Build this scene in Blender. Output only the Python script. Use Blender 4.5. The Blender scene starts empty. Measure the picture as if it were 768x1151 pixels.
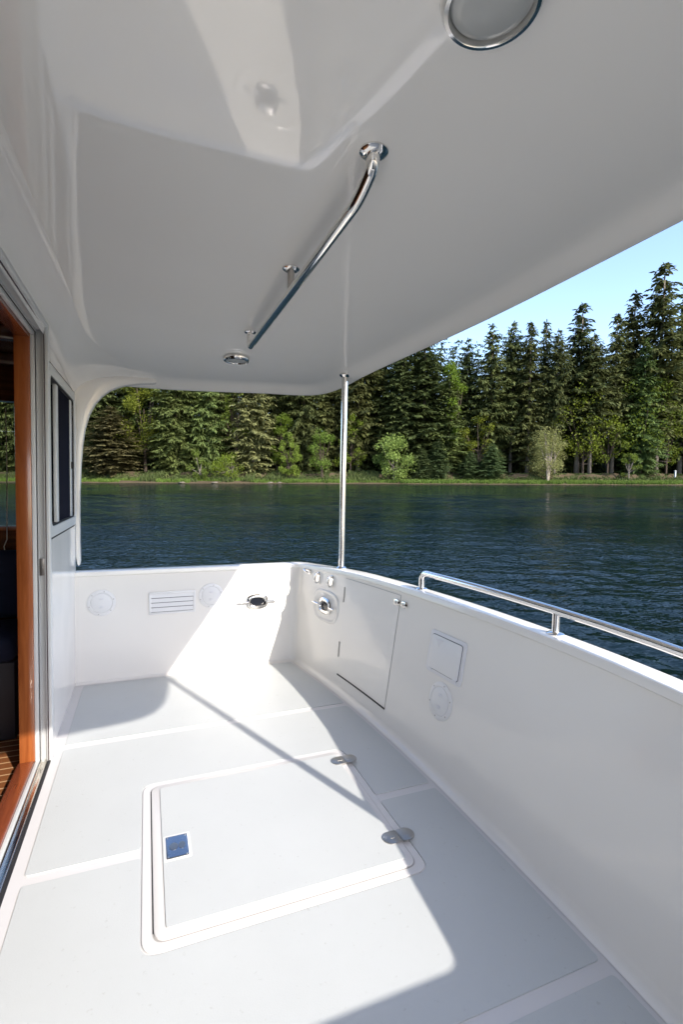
import bpy, bmesh, math, random
from mathutils import Vector, Matrix
R = math.radians
PI = math.pi
random.seed(7)

# ------------------------------------------------------------------ basics
scene = bpy.context.scene
col = scene.collection
BOAT = []                      # top-level things aboard, turned together at the end (the boat heels slightly)
ORG = {}                       # world offset that the meshes of a thing are measured from


def interp(T, y):
    if y <= T[0][0]:
        return T[0][1]
    for (a, b), (c, d) in zip(T, T[1:]):
        if y <= c:
            return b + (d - b) * (y - a) / (c - a)
    return T[-1][1]


def catmull(T, n=6):
    """smooth a table of (y, value) into a denser one"""
    out = []
    for i in range(len(T) - 1):
        p0 = T[max(i - 1, 0)]; p1 = T[i]; p2 = T[i + 1]; p3 = T[min(i + 2, len(T) - 1)]
        for k in range(n):
            t = k / n
            m1 = (p2[1] - p0[1]) / max(p2[0] - p0[0], 1e-6) * (p2[0] - p1[0])
            m2 = (p3[1] - p1[1]) / max(p3[0] - p1[0], 1e-6) * (p2[0] - p1[0])
            v = (2*t**3-3*t*t+1)*p1[1] + (t**3-2*t*t+t)*m1 + (-2*t**3+3*t*t)*p2[1] + (t**3-t*t)*m2
            out.append((p1[0] + t * (p2[0] - p1[0]), v))
    out.append(T[-1])
    return out


def sstep(a, b, x):
    t = min(1, max(0, (x - a) / (b - a)))
    return t * t * (3 - 2 * t)


def tag(o, label=None, cat=None, group=None, kind=None):
    if label: o['label'] = label
    if cat: o['category'] = cat
    if group: o['group'] = group
    if kind: o['kind'] = kind
    return o


def thing(name, label, cat, loc=(0, 0, 0), group=None, mat=None, boat=True):
    o = bpy.data.objects.new(name, None)
    o.empty_display_size = 0.1
    col.objects.link(o)
    if mat is not None:
        o.matrix_basis = mat
        ORG[o] = Vector((0, 0, 0))
    else:
        o.location = loc
        ORG[o] = Vector(loc)
    tag(o, label, cat, group)
    if boat: BOAT.append(o)
    return o


class MB:
    """collects shapes of one part and links them as one mesh object"""
    def __init__(self):
        self.bm = bmesh.new()

    def raw(self, verts, faces):
        vs = [self.bm.verts.new(v) for v in verts]
        for f in faces:
            try:
                self.bm.faces.new([vs[i] for i in f])
            except ValueError:
                pass
        return vs

    def box(self, p0, p1, bev=0.0, seg=2):
        x0, y0, z0 = [min(a, b) for a, b in zip(p0, p1)]
        x1, y1, z1 = [max(a, b) for a, b in zip(p0, p1)]
        t = bmesh.new()
        bmesh.ops.create_cube(t, size=1)
        for v in t.verts:
            v.co = Vector(((x0+x1)/2 + v.co.x*(x1-x0), (y0+y1)/2 + v.co.y*(y1-y0), (z0+z1)/2 + v.co.z*(z1-z0)))
        if bev > 0:
            bmesh.ops.bevel(t, geom=t.edges[:], offset=bev, segments=seg, affect='EDGES', profile=0.5)
        self.merge(t)
        return self

    def merge(self, t):
        t.verts.index_update()
        self.raw([v.co.copy() for v in t.verts], [[v.index for v in f.verts] for f in t.faces])
        t.free()

    def lathe(self, prof, M=None, n=40, sx=1.0, sy=1.0, power=2.0):
        """prof: (r, h) pairs about local z; superellipse when power > 2"""
        M = M or Matrix()
        verts, faces = [], []
        for r, h in prof:
            for k in range(n):
                a = 2*PI*k/n
                c, s = math.cos(a), math.sin(a)
                if power != 2.0:
                    c = math.copysign(abs(c)**(2/power), c); s = math.copysign(abs(s)**(2/power), s)
                verts.append(M @ Vector((r*c*sx, r*s*sy, h)))
        for i in range(len(prof)-1):
            for k in range(n):
                a = i*n+k; b = i*n+(k+1) % n
                faces.append((a, b, b+n, a+n))
        if prof[0][0] > 1e-6: faces.append(tuple(range(n))[::-1])
        if prof[-1][0] > 1e-6: faces.append(tuple(range((len(prof)-1)*n, len(prof)*n)))
        self.raw(verts, faces)
        return self

    def rings(self, loops, closed=True, cap=True):
        """skin a list of equal-length point loops"""
        n = len(loops[0]); verts = [p for l in loops for p in l]; faces = []
        for i in range(len(loops)-1):
            for k in range(n if closed else n-1):
                a = i*n+k; b = i*n+(k+1) % n
                faces.append((a, b, b+n, a+n))
        if cap and closed:
            faces.append(tuple(range(n))[::-1]); faces.append(tuple(range((len(loops)-1)*n, len(loops)*n)))
        self.raw(verts, faces)
        return self

    def tube(self, pts, r, n=20, cap=True):
        pts = [Vector(p) for p in pts]
        rs = r if isinstance(r, (list, tuple)) else [r]*len(pts)
        t0 = (pts[1]-pts[0]).normalized()
        u = t0.orthogonal().normalized()
        loops = []
        for i, p in enumerate(pts):
            if i == 0: t = t0
            elif i == len(pts)-1: t = (pts[i]-pts[i-1]).normalized()
            else: t = ((pts[i+1]-pts[i]).normalized()+(pts[i]-pts[i-1]).normalized()).normalized()
            u = (u - t*u.dot(t)).normalized(); w = t.cross(u)
            loops.append([p + (u*math.cos(2*PI*k/n)+w*math.sin(2*PI*k/n))*rs[i] for k in range(n)])
        return self.rings(loops, True, cap)

    def prism(self, poly, z0, z1, bev=0.0, M=None):
        t = bmesh.new()
        vs = [t.verts.new((x, y, z0)) for x, y in poly]
        f = t.faces.new(vs)
        if f.normal.z > 0 or f.calc_area() < 0: pass
        r = bmesh.ops.extrude_face_region(t, geom=[f])
        top = [v for v in r['geom'] if isinstance(v, bmesh.types.BMVert)]
        for v in top: v.co.z = z1
        if bev > 0:
            tops = set(top)
            es = [e for e in t.edges if e.verts[0] in tops and e.verts[1] in tops]
            bmesh.ops.bevel(t, geom=es, offset=bev, segments=2, affect='EDGES', profile=0.5)
        bmesh.ops.triangulate(t, faces=[g for g in t.faces if len(g.verts) > 4])
        if M is not None:
            for v in t.verts: v.co = M @ v.co
        self.merge(t)
        return self

    def build(self, name, m, parent=None, smooth=True, angle=35, loc=None, recalc=True, boat=True):
        me = bpy.data.meshes.new(name)
        if recalc: bmesh.ops.recalc_face_normals(self.bm, faces=self.bm.faces[:])
        if parent is not None:
            root = parent
            while root.parent is not None: root = root.parent
            off = ORG.get(root, Vector((0, 0, 0)))
        else:
            off = Vector(loc) if loc is not None else Vector((0, 0, 0))
        if off.length > 0:
            for v in self.bm.verts: v.co -= off
        self.bm.to_mesh(me); self.bm.free()
        if smooth:
            for p in me.polygons: p.use_smooth = True
            me.set_sharp_from_angle(angle=R(angle))
        me.materials.append(m)
        o = bpy.data.objects.new(name, me)
        col.objects.link(o)
        if parent is not None: o.parent = parent
        else:
            o.location = off
            ORG[o] = off
            if boat: BOAT.append(o)
        return o


def round_poly(pts, r, n=6):
    out = []
    L = len(pts)
    rs = r if isinstance(r, (list, tuple)) else [r]*L
    for i in range(L):
        p = Vector(pts[i]); a = Vector(pts[i-1]); b = Vector(pts[(i+1) % L])
        if rs[i] <= 0:
            out.append((p.x, p.y)); continue
        d1 = (a-p); d2 = (b-p)
        rr = min(rs[i], d1.length*0.49, d2.length*0.49)
        s = p + d1.normalized()*rr; e = p + d2.normalized()*rr
        for k in range(n+1):
            t = k/n
            q = s*(1-t)**2 + p*2*t*(1-t) + e*t*t
            out.append((q.x, q.y))
    return out


def path_round(pts, r, n=8):
    pts = [Vector(p) for p in pts]; out = [pts[0]]
    for i in range(1, len(pts)-1):
        p = pts[i]; d1 = pts[i-1]-p; d2 = pts[i+1]-p
        rr = min(r, d1.length*.49, d2.length*.49)
        s = p+d1.normalized()*rr; e = p+d2.normalized()*rr
        for k in range(n+1):
            t = k/n
            out.append(s*(1-t)**2+p*2*t*(1-t)+e*t*t)
    out.append(pts[-1])
    return out


def copy_tree(o, parent=None):
    c = o.copy(); col.objects.link(c)
    if parent is not None:
        c.parent = parent
    else:
        ORG[c] = ORG.get(o, Vector((0, 0, 0)))
    for ch in list(o.children): copy_tree(ch, c)
    return c


# ------------------------------------------------------------------ materials
def mat(name):
    m = bpy.data.materials.new(name); m.use_nodes = True
    nt = m.node_tree
    b = nt.nodes['Principled BSDF']
    return m, nt, b


def N(nt, t, **kw):
    n = nt.nodes.new(t)
    for k, v in kw.items():
        if k.startswith('i_'): n.inputs[k[2:].replace('_', ' ')].default_value = v
        else: setattr(n, k, v)
    return n


def gelcoat(name, c=(.80, .80, .775), rough=.10, wav=.02, spec=.5):
    m, nt, b = mat(name)
    tc = N(nt, 'ShaderNodeTexCoord')
    n1 = N(nt, 'ShaderNodeTexNoise', i_Scale=1.7, i_Detail=3.0)
    nt.links.new(tc.outputs['Object'], n1.inputs['Vector'])
    cr = N(nt, 'ShaderNodeMixRGB'); cr.inputs[1].default_value = (*[x*.955 for x in c], 1); cr.inputs[2].default_value = (*c, 1)
    nt.links.new(n1.outputs['Fac'], cr.inputs[0]); nt.links.new(cr.outputs[0], b.inputs['Base Color'])
    n3 = N(nt, 'ShaderNodeTexNoise', i_Scale=9.0, i_Detail=4.0)
    nt.links.new(tc.outputs['Object'], n3.inputs['Vector'])
    mr = N(nt, 'ShaderNodeMapRange'); mr.inputs[3].default_value = rough*.7; mr.inputs[4].default_value = rough*1.6
    nt.links.new(n3.outputs['Fac'], mr.inputs[0]); nt.links.new(mr.outputs[0], b.inputs['Roughness'])
    n2 = N(nt, 'ShaderNodeTexNoise', i_Scale=2.3, i_Detail=1.0)
    nt.links.new(tc.outputs['Object'], n2.inputs['Vector'])
    bp = N(nt, 'ShaderNodeBump', i_Strength=1.0, i_Distance=wav)
    nt.links.new(n2.outputs['Fac'], bp.inputs['Height']); nt.links.new(bp.outputs[0], b.inputs['Normal'])
    b.inputs['IOR'].default_value = 1.52
    b.inputs['Specular IOR Level'].default_value = spec
    return m


def nonskid(name='nonskid', c=(.495, .515, .515)):
    m, nt, b = mat(name)
    tc = N(nt, 'ShaderNodeTexCoord')
    n1 = N(nt, 'ShaderNodeTexNoise', i_Scale=2.2, i_Detail=6.0, i_Roughness=.6)
    nt.links.new(tc.outputs['Object'], n1.inputs['Vector'])
    cr = N(nt, 'ShaderNodeMixRGB'); cr.inputs[1].default_value = (*[x*.93 for x in c], 1); cr.inputs[2].default_value = (*[x*1.05 for x in c], 1)
    nt.links.new(n1.outputs['Fac'], cr.inputs[0])
    # a little grime in small specks
    n4 = N(nt, 'ShaderNodeTexNoise', i_Scale=60.0, i_Detail=3.0)
    nt.links.new(tc.outputs['Object'], n4.inputs['Vector'])
    rr = N(nt, 'ShaderNodeValToRGB'); rr.color_ramp.elements[0].position = .24; rr.color_ramp.elements[0].color = (.75, .73, .70, 1); rr.color_ramp.elements[1].position = .33
    nt.links.new(n4.outputs['Fac'], rr.inputs[0])
    mu = N(nt, 'ShaderNodeMixRGB', blend_type='MULTIPLY'); mu.inputs[0].default_value = .5
    nt.links.new(cr.outputs[0], mu.inputs[1]); nt.links.new(rr.outputs[0], mu.inputs[2])
    nt.links.new(mu.outputs[0], b.inputs['Base Color'])
    v = N(nt, 'ShaderNodeTexVoronoi', i_Scale=260.0)
    nt.links.new(tc.outputs['Object'], v.inputs['Vector'])
    bp = N(nt, 'ShaderNodeBump', i_Strength=.16, i_Distance=.0012, invert=True)
    nt.links.new(v.outputs['Distance'], bp.inputs['Height']); nt.links.new(bp.outputs[0], b.inputs['Normal'])
    b.inputs['Roughness'].default_value = .42
    b.inputs['Specular IOR Level'].default_value = .45
    return m


def metal(name, c=(.78, .76, .73), rough=.09, an=2.0):
    m, nt, b = mat(name)
    b.inputs['Metallic'].default_value = 1
    b.inputs['Base Color'].default_value = (*c, 1)
    tc = N(nt, 'ShaderNodeTexCoord')
    n = N(nt, 'ShaderNodeTexNoise', i_Scale=35.0, i_Detail=4.0)
    nt.links.new(tc.outputs['Object'], n.inputs['Vector'])
    mr = N(nt, 'ShaderNodeMapRange'); mr.inputs[3].default_value = rough*.6; mr.inputs[4].default_value = rough*1.7
    nt.links.new(n.outputs['Fac'], mr.inputs[0]); nt.links.new(mr.outputs[0], b.inputs['Roughness'])
    return m


def plain(name, c, rough=.5, spec=.5, var=.1, sc=6.0, bump=0.0, bsc=200.):
    m, nt, b = mat(name)
    tc = N(nt, 'ShaderNodeTexCoord')
    n = N(nt, 'ShaderNodeTexNoise', i_Scale=sc, i_Detail=5.0)
    nt.links.new(tc.outputs['Object'], n.inputs['Vector'])
    cr = N(nt, 'ShaderNodeMixRGB'); cr.inputs[1].default_value = (*[x*(1-var) for x in c], 1); cr.inputs[2].default_value = (*[x*(1+var) for x in c], 1)
    nt.links.new(n.outputs['Fac'], cr.inputs[0]); nt.links.new(cr.outputs[0], b.inputs['Base Color'])
    b.inputs['Roughness'].default_value = rough; b.inputs['Specular IOR Level'].default_value = spec
    if bump:
        n2 = N(nt, 'ShaderNodeTexNoise', i_Scale=bsc, i_Detail=3.0)
        nt.links.new(tc.outputs['Object'], n2.inputs['Vector'])
        bp = N(nt, 'ShaderNodeBump', i_Strength=.5, i_Distance=bump)
        nt.links.new(n2.outputs['Fac'], bp.inputs['Height']); nt.links.new(bp.outputs[0], b.inputs['Normal'])
    return m


def wood(name, c1, c2, axis=2, sc=1.0, rough=.25):
    m, nt, b = mat(name)
    tc = N(nt, 'ShaderNodeTexCoord')
    mp = N(nt, 'ShaderNodeMapping')
    s = [22*sc, 22*sc, 22*sc]; s[axis] = 1.6*sc
    mp.inputs['Scale'].default_value = s
    nt.links.new(tc.outputs['Object'], mp.inputs['Vector'])
    n = N(nt, 'ShaderNodeTexNoise', i_Scale=1.6, i_Detail=8.0, i_Roughness=.62, i_Distortion=.6)
    nt.links.new(mp.outputs[0], n.inputs['Vector'])
    r = N(nt, 'ShaderNodeValToRGB')
    r.color_ramp.elements[0].position = .33; r.color_ramp.elements[0].color = (*c1, 1)
    r.color_ramp.elements[1].position = .68; r.color_ramp.elements[1].color = (*c2, 1)
    nt.links.new(n.outputs['Fac'], r.inputs[0]); nt.links.new(r.outputs[0], b.inputs['Base Color'])
    b.inputs['Roughness'].default_value = rough
    b.inputs['Coat Weight'].default_value = .5; b.inputs['Coat Roughness'].default_value = .08
    return m


GEL = gelcoat('gelcoat', (.81, .795, .765), wav=.005)
GELH = plain('gelcoat_hatch', (.60, .59, .585), .25, .5, .03, 2.0)
GELC = gelcoat('gelcoat_ceiling', (.90, .88, .84), rough=.03, wav=.003, spec=.6)
GELB = gelcoat('gelcoat_bulwark', (.80, .78, .74), rough=.09, wav=.006)
NSK = nonskid()
STEEL = metal('stainless')
STEELD = metal('dull_stainless', (.45, .44, .42), .28)
ALU = plain('white_aluminium', (.62, .64, .64), .35, .5, .04)
ALUG = plain('brushed_aluminium', (.42, .43, .43), .3, .8, .05)
PLAS = plain('white_plastic', (.74, .74, .74), .38, .4, .03)
PLASG = plain('pale_grey_plastic', (.70, .70, .72), .42, .4, .03)
RUB = plain('black_rubber', (.02, .02, .022), .6, .4)
SEAL = plain('grey_sealant', (.38, .38, .37), .7, .3)
TEAK = wood('varnished_teak', (.20, .05, .012), (.36, .11, .030), 2)
TEAKS = wood('sill_teak', (.15, .035, .014), (.26, .065, .025), 1)
DKW = wood('dark_panel_wood', (.07, .022, .008), (.16, .055, .02), 0)
BLUE = plain('navy_cloth', (.015, .02, .045), .85, .2, .2, 20, .002, 300)
CORD = plain('white_cord', (.55, .5, .42), .8)
LENS = plain('frosted_lens', (.42, .43, .42), .22, .5, .05)

m, nt, b = mat('dark_glass')
b.inputs['Base Color'].default_value = (.012, .014, .02, 1); b.inputs['Roughness'].default_value = .02; b.inputs['IOR'].default_value = 1.5
DGL = m
m, nt, b = mat('tinted_glass')
b.inputs['Base Color'].default_value = (.018, .019, .028, 1); b.inputs['Roughness'].default_value = .3; b.inputs['Specular IOR Level'].default_value = .0
TGL = m
m, nt, b = mat('clear_glass')
b.inputs['Base Color'].default_value = (.6, .64, .62, 1); b.inputs['Roughness'].default_value = .0; b.inputs['IOR'].default_value = 1.45; b.inputs['Transmission Weight'].default_value = 1
CGL = m
# teak and holly cabin sole: dark planks with thin pale lines
m, nt, b = mat('cabin_sole')
tc = N(nt, 'ShaderNodeTexCoord'); sp = N(nt, 'ShaderNodeSeparateXYZ'); nt.links.new(tc.outputs['Object'], sp.inputs[0])
ma = N(nt, 'ShaderNodeMath', operation='MULTIPLY'); ma.inputs[1].default_value = 18.0; nt.links.new(sp.outputs['Y'], ma.inputs[0])
fr = N(nt, 'ShaderNodeMath', operation='FRACT'); nt.links.new(ma.outputs[0], fr.inputs[0])
gt = N(nt, 'ShaderNodeMath', operation='GREATER_THAN'); gt.inputs[1].default_value = .86; nt.links.new(fr.outputs[0], gt.inputs[0])
mx = N(nt, 'ShaderNodeMixRGB'); mx.inputs[1].default_value = (.20, .075, .028, 1); mx.inputs[2].default_value = (.55, .36, .2, 1)
nt.links.new(gt.outputs[0], mx.inputs[0]); nt.links.new(mx.outputs[0], b.inputs['Base Color']); b.inputs['Roughness'].default_value = .25
SOLE = m

# ------------------------------------------------------------------ boat form
YC = 1.737
XB = catmull([(-.3, 1.0), (.03, 1.10), (.3, 1.14), (.72, 1.17), (1.2, 1.178), (1.75, 1.17), (2.2, 1.148), (2.65, 1.107), (3.05, 1.05), (3.39, .99)])
XT = catmull([(-.3, 1.1), (.03, 1.17), (.5, 1.23), (.8, 1.28), (1.05, 1.307), (1.3, 1.315), (1.6, 1.308), (1.95, 1.283), (2.27, 1.245), (2.5, 1.208), (2.7, 1.17), (2.9, 1.128), (3.15, 1.075), (3.40, 1.02)])
ZT = catmull([(-.3, .70), (.03, .70), (.6, .735), (.9, .74), (2.6, .74), (2.9, .731), (3.1, .719), (3.40, .70)])


def bx(y, z):
    zt = interp(ZT, y)
    return interp(XB, y) + (interp(XT, y) - interp(XB, y)) * z / zt


def aft_frame(y, z, off=0.0):
    """matrix whose x runs to the viewer's right along the aft bulwark, y up, z out of the wall towards the deck"""
    P = Vector((bx(y, z), y, z))
    t = (Vector((bx(y-.05, z), y-.05, z)) - Vector((bx(y+.05, z), y+.05, z))).normalized()
    u = (Vector((bx(y, z+.03), y, z+.03)) - Vector((bx(y, z-.03), y, z-.03))).normalized()
    n = t.cross(u).normalized(); u = n.cross(t)
    return Matrix(((t.x, u.x, n.x, P.x+n.x*off), (t.y, u.y, n.y, P.y+n.y*off), (t.z, u.z, n.z, P.z+n.z*off), (0, 0, 0, 1)))


def far_frame(x, z, off=0.0):
    """same for the far side bulwark (faces -Y)"""
    y = 3.39 + .01*z/.7
    return Matrix(((1, 0, 0, x), (0, 0, -1, y-off), (0, 1, 0, z), (0, 0, 0, 1)))


# deck --------------------------------------------------------------
mb = MB()
poly = [(-.41, -.02), (1.08, -.02)] + [(interp(XB, -.02+i*(3.41/30))+.02, -.02+i*(3.41/30)) for i in range(1, 30)] + [(1.0, 3.42), (-.41, 3.42)]
mb.prism(poly, -.12, 0)
deck = mb.build('deck', smooth=False, m=plain('gelcoat_deck', (.60, .59, .59), .3, .5, .03, 2.0), loc=(0, 0, 0))
deck['kind'] = 'structure'
g = .021
PANELS = []


def rb(y): return interp(XB, y) - .048


HX0, HX1, HY0, HY1 = -.018, .868, 1.335, 2.138


def curve_edge(y0, y1, n=14):
    return [(rb(y0+(y1-y0)*i/n), y0+(y1-y0)*i/n) for i in range(n+1)]


LFT = -.362
PANELS.append(round_poly([(LFT, 2.58+g), ] + [(rb(2.58+g), 2.58+g)], .0) + curve_edge(2.62, 3.34)[0:] + [(LFT, 3.34)])
PANELS.append([(LFT, 1.737+g), (HX0-.0, 1.737+g), (HX0, HY1), (HX1, HY1), (HX1, 1.737+g)] + curve_edge(1.737+g, 2.58-g) + [(LFT, 2.58-g)])
PANELS.append([(LFT, .889+g)] + curve_edge(.889+g, 1.737-g) + [(HX1, 1.737-g), (HX1, HY0), (HX0, HY0), (HX0, 1.737-g), (LFT, 1.737-g)])
PANELS.append([(LFT, .09)] + curve_edge(.09, .889-g) + [(LFT, .889-g)])
for P in PANELS:
    L = len(P); rs = []
    for i in range(L):
        a = Vector(P[i-1])-Vector(P[i]); b_ = Vector(P[(i+1) % L])-Vector(P[i])
        sharp = a.length > 1e-5 and b_.length > 1e-5 and a.angle(b_) < R(150)
        at_hatch = any(abs(P[i][0]-hx) < 1e-6 and abs(P[i][1]-hy) < 1e-6 for hx in (HX0, HX1) for hy in (HY0, HY1))
        rs.append((.05 if at_hatch else .014) if sharp else 0)
    Q = []
    for i in range(L):
        if i and (Vector(P[i])-Vector(P[i-1])).length < 1e-4: continue
        Q.append(i)
    pts = round_poly([P[i] for i in Q], [rs[i] for i in Q], 4)
    mb = MB(); mb.prism(pts, .0002, .0035, .0012)
    o = mb.build('nonskid_panel', NSK, deck, smooth=False)
    o.parent = deck

# bulwark -----------------------------------------------------------
st = []   # stations: bottom xy, top xy, ztop, outward normal


def stations():
    B = []; T = []
    for i in range(9):
        x = -.41 + i*(1.35/8)
        B.append((x, 3.39)); T.append((x, 3.40))
    cb = (.99, 3.39); ct = (1.02, 3.40)
    r = .055
    eb = (interp(XB, 3.39-r), 3.39-r); et = (interp(XT, 3.39-r), 3.39-r)
    for k in range(1, 10):
        t = k/10
        s = .94 + .0
        B.append((( .94)*(1-t)**2+cb[0]*2*t*(1-t)+eb[0]*t*t, 3.39*(1-t)**2+cb[1]*2*t*(1-t)+eb[1]*t*t))
        T.append(((.965)*(1-t)**2+ct[0]*2*t*(1-t)+et[0]*t*t, 3.40*(1-t)**2+ct[1]*2*t*(1-t)+et[1]*t*t))
    n = 70
    y0, y1 = 3.39-r, .03+r
    for i in range(n+1):
        y = y0+(y1-y0)*i/n
        B.append((interp(XB, y), y)); T.append((interp(XT, y), y))
    cb = (1.10, .03); ct = (1.17, .03)
    sb = B[-1]; sT = T[-1]
    for k in range(1, 10):
        t = k/10
        B.append((sb[0]*(1-t)**2+cb[0]*2*t*(1-t)+1.05*t*t, sb[1]*(1-t)**2+cb[1]*2*t*(1-t)+.03*t*t))
        T.append((sT[0]*(1-t)**2+ct[0]*2*t*(1-t)+1.12*t*t, sT[1]*(1-t)**2+ct[1]*2*t*(1-t)+.03*t*t))
    for i in range(9):
        t = i/8
        B.append((1.05*(1-t)-.41*t, .03)); T.append((1.12*(1-t)-.41*t, .03))
    return B, T


SB, ST = stations()
prof = [(-.030, .0015), (-.012, .0045), (-.003, .013), (0, .034), (0, .2), (0, .42), (0, 'a'), (-.007, 'b'), (-.0095, 'c'), (-.0095, 'd'), (-.0075, 'e'), (-.002, 'f'),
        (.068, 'f'), (.076, 'e'), (.080, 'd'), (.080, 'a'), (.09, .42), (.10, .1), (.10, -.15), (.06, -.75), (-.02, -1.3)]
OFFZ = dict(a=-.032, b=-.031, c=-.028, d=-.006, e=-.0018, f=0.0)
mb = MB(); loops = []
for i in range(len(SB)):
    a = Vector(ST[max(i-1, 0)]); c = Vector(ST[min(i+1, len(ST)-1)])
    d = (c-a).normalized(); o2 = Vector((-d.y, d.x))
    zt = interp(ZT, ST[i][1]); lp = []
    for off, z in prof:
        if isinstance(z, str): z = zt + OFFZ[z]
        k = max(0, min(z, zt))/zt
        p = Vector(SB[i])*(1-k)+Vector(ST[i])*k
        lp.append(Vector((p.x+o2.x*off, p.y+o2.y*off, z)))
    loops.append(lp)
mb.rings(loops, closed=False, cap=False)
bulwark = mb.build('bulwark', GELB, loc=(0, 0, 0), angle=38)
tag(bulwark, 'white glossy waist-high bulwark that curves round the open deck with the water behind it', 'bulwark')

# boarding door in the aft bulwark ----------------------------------------
def patch(y0, y1, z0, z1, off, th, name, m, parent, ny=14, nz=8, r=0.0):
    """curved slab lying on the aft bulwark between y0>y1"""
    mb = MB(); fr = []; bk = []
    for j in range(nz+1):
        for i in range(ny+1):
            y = y0+(y1-y0)*i/ny; z = z0+(z1-z0)*j/nz
            fr.append(aft_frame(y, z) @ Vector((0, 0, off+th))); bk.append(aft_frame(y, z) @ Vector((0, 0, off)))
    n = (ny+1)*(nz+1); W = ny+1; F = []
    for j in range(nz):
        for i in range(ny):
            a = j*W+i
            F.append((a, a+1, a+1+W, a+W)); F.append((n+a, n+a+W, n+a+1+W, n+a+1))
    for i in range(ny):
        F.append((i, n+i, n+i+1, i+1)); a = nz*W+i; F.append((a, a+1, n+a+1, n+a))
    for j in range(nz):
        a = j*W; F.append((a, a+W, n+a+W, n+a)); a = j*W+ny; F.append((a, n+a, n+a+W, a+W))
    mb.raw(fr+bk, F)
    return mb.build(name, m, parent, angle=40)


DY0, DY1 = 2.795, 2.262
door = thing('boarding_door', 'tall white flush door let into the aft bulwark with dark hinges on its left edge', 'door', (bx(2.53, .1), 2.53, .10))
patch(DY0+.0028, DY1-.0028, .094, .692, .0004, .0008, 'seal', SEAL, door)
patch(DY0, DY1, .104, .690, .0012, .0020, 'panel', GELB, door)
mb = MB()
F0 = aft_frame(2.53, .099)
patch(DY0, DY1, .093, .1035, .0013, .0006, 'bottom_gap', RUB, door, nz=1)
for zc_ in (.59, .252):
    mb = MB(); F = aft_frame(DY0+.001, zc_)
    t = MB(); mb2 = MB()
    mb2.tube([F @ Vector((0, -.046, .005)), F @ Vector((0, .046, .005))], .0042, 10)
    mb2.build('hinge', STEELD, door)
for dy in (.0, .052):
    F = aft_frame(2.285-dy*1.25, .652)
    mb = MB(); mb.lathe([(.028, .001), (.028, .006), (.022, .011), (.0, .013)], F, 28, 1.0, .62, 2.6)
    lt = mb.build('latch', STEEL, door)
    mb = MB(); mb.lathe([(.009, .010), (.009, .017), (0, .018)], F, 16); mb.build('knob', STEELD, lt)

# --- inspection plates ------------------------------------------------------
def make_plate(M, label):
    t = thing('inspection_plate', label, 'access plate', mat=M, group='round white inspection plates')
    mb = MB(); mb.lathe([(.083, .0), (.083, .003), (.079, .0055), (.064, .006), (.062, .003), (.0, .003)], n=48); mb.build('rim', PLAS, t)
    mb = MB(); mb.lathe([(.0605, .0032), (.0605, .006), (.057, .0078), (.0, .0078)], n=48); lid = mb.build('lid', PLAS, t)
    for s in (-1, 1):
        mb = MB(); mb.box((-.012, s*.026-.007, .0078), (.012, s*.026+.007, .0105), .002)
        mb.build('finger_grip', PLASG, lid)
    for k in range(6):
        a = k*PI/3+.3
        mb = MB(); mb.lathe([(.0036, .005), (.0036, .0066), (0, .0072)], Matrix.Translation((.0725*math.cos(a), .0725*math.sin(a), 0)), 10); mb.build('screw', STEELD, t)
    return t


make_plate(far_frame(-.263, .50), 'round white inspection plate on the far bulwark, left of the louvred vent')
pl = bpy.data.objects['inspection_plate']
for M, lb in ((far_frame(.406, .503), 'round white inspection plate on the far bulwark, right of the louvred vent'),
              (aft_frame(1.838, .307), 'round white inspection plate on the aft bulwark, right below the square locker')):
    c = copy_tree(pl); c.matrix_basis = M; c['label'] = lb; BOAT.append(c)

# --- louvred vent -----------------------------------------------------------
v = thing('louvred_vent', 'white rectangular louvred vent in the far bulwark between two round plates', 'vent', mat=far_frame(.159, .475))
W, H = .145, .073
mb = MB()
for a in ((-W, -H, W, -H+.014), (-W, H-.014, W, H), (-W, -H+.014, -W+.014, H-.014), (W-.014, -H+.014, W, H-.014)):
    mb.box((a[0], a[1], 0), (a[2], a[3], .009), .002)
mb.build('frame', PLAS, v)
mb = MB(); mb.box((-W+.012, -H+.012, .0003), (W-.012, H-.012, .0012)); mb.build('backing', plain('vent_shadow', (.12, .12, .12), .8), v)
for k in range(4):
    y = -H+.030+k*.0305
    mb = MB()
    mb.raw([(-W+.013, y-.012, .010), (W-.013, y-.012, .010), (W-.013, y+.013, .0025), (-W+.013, y+.013, .0025),
            (-W+.013, y-.012, .0075), (W-.013, y-.012, .0075), (W-.013, y+.012, .0015), (-W+.013, y+.012, .0015)],
           [(0, 1, 2, 3), (7, 6, 5, 4), (0, 4, 5, 1), (2, 6, 7, 3), (0, 3, 7, 4), (1, 5, 6, 2)])
    mb.build('louvre', PLAS, v)

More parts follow.
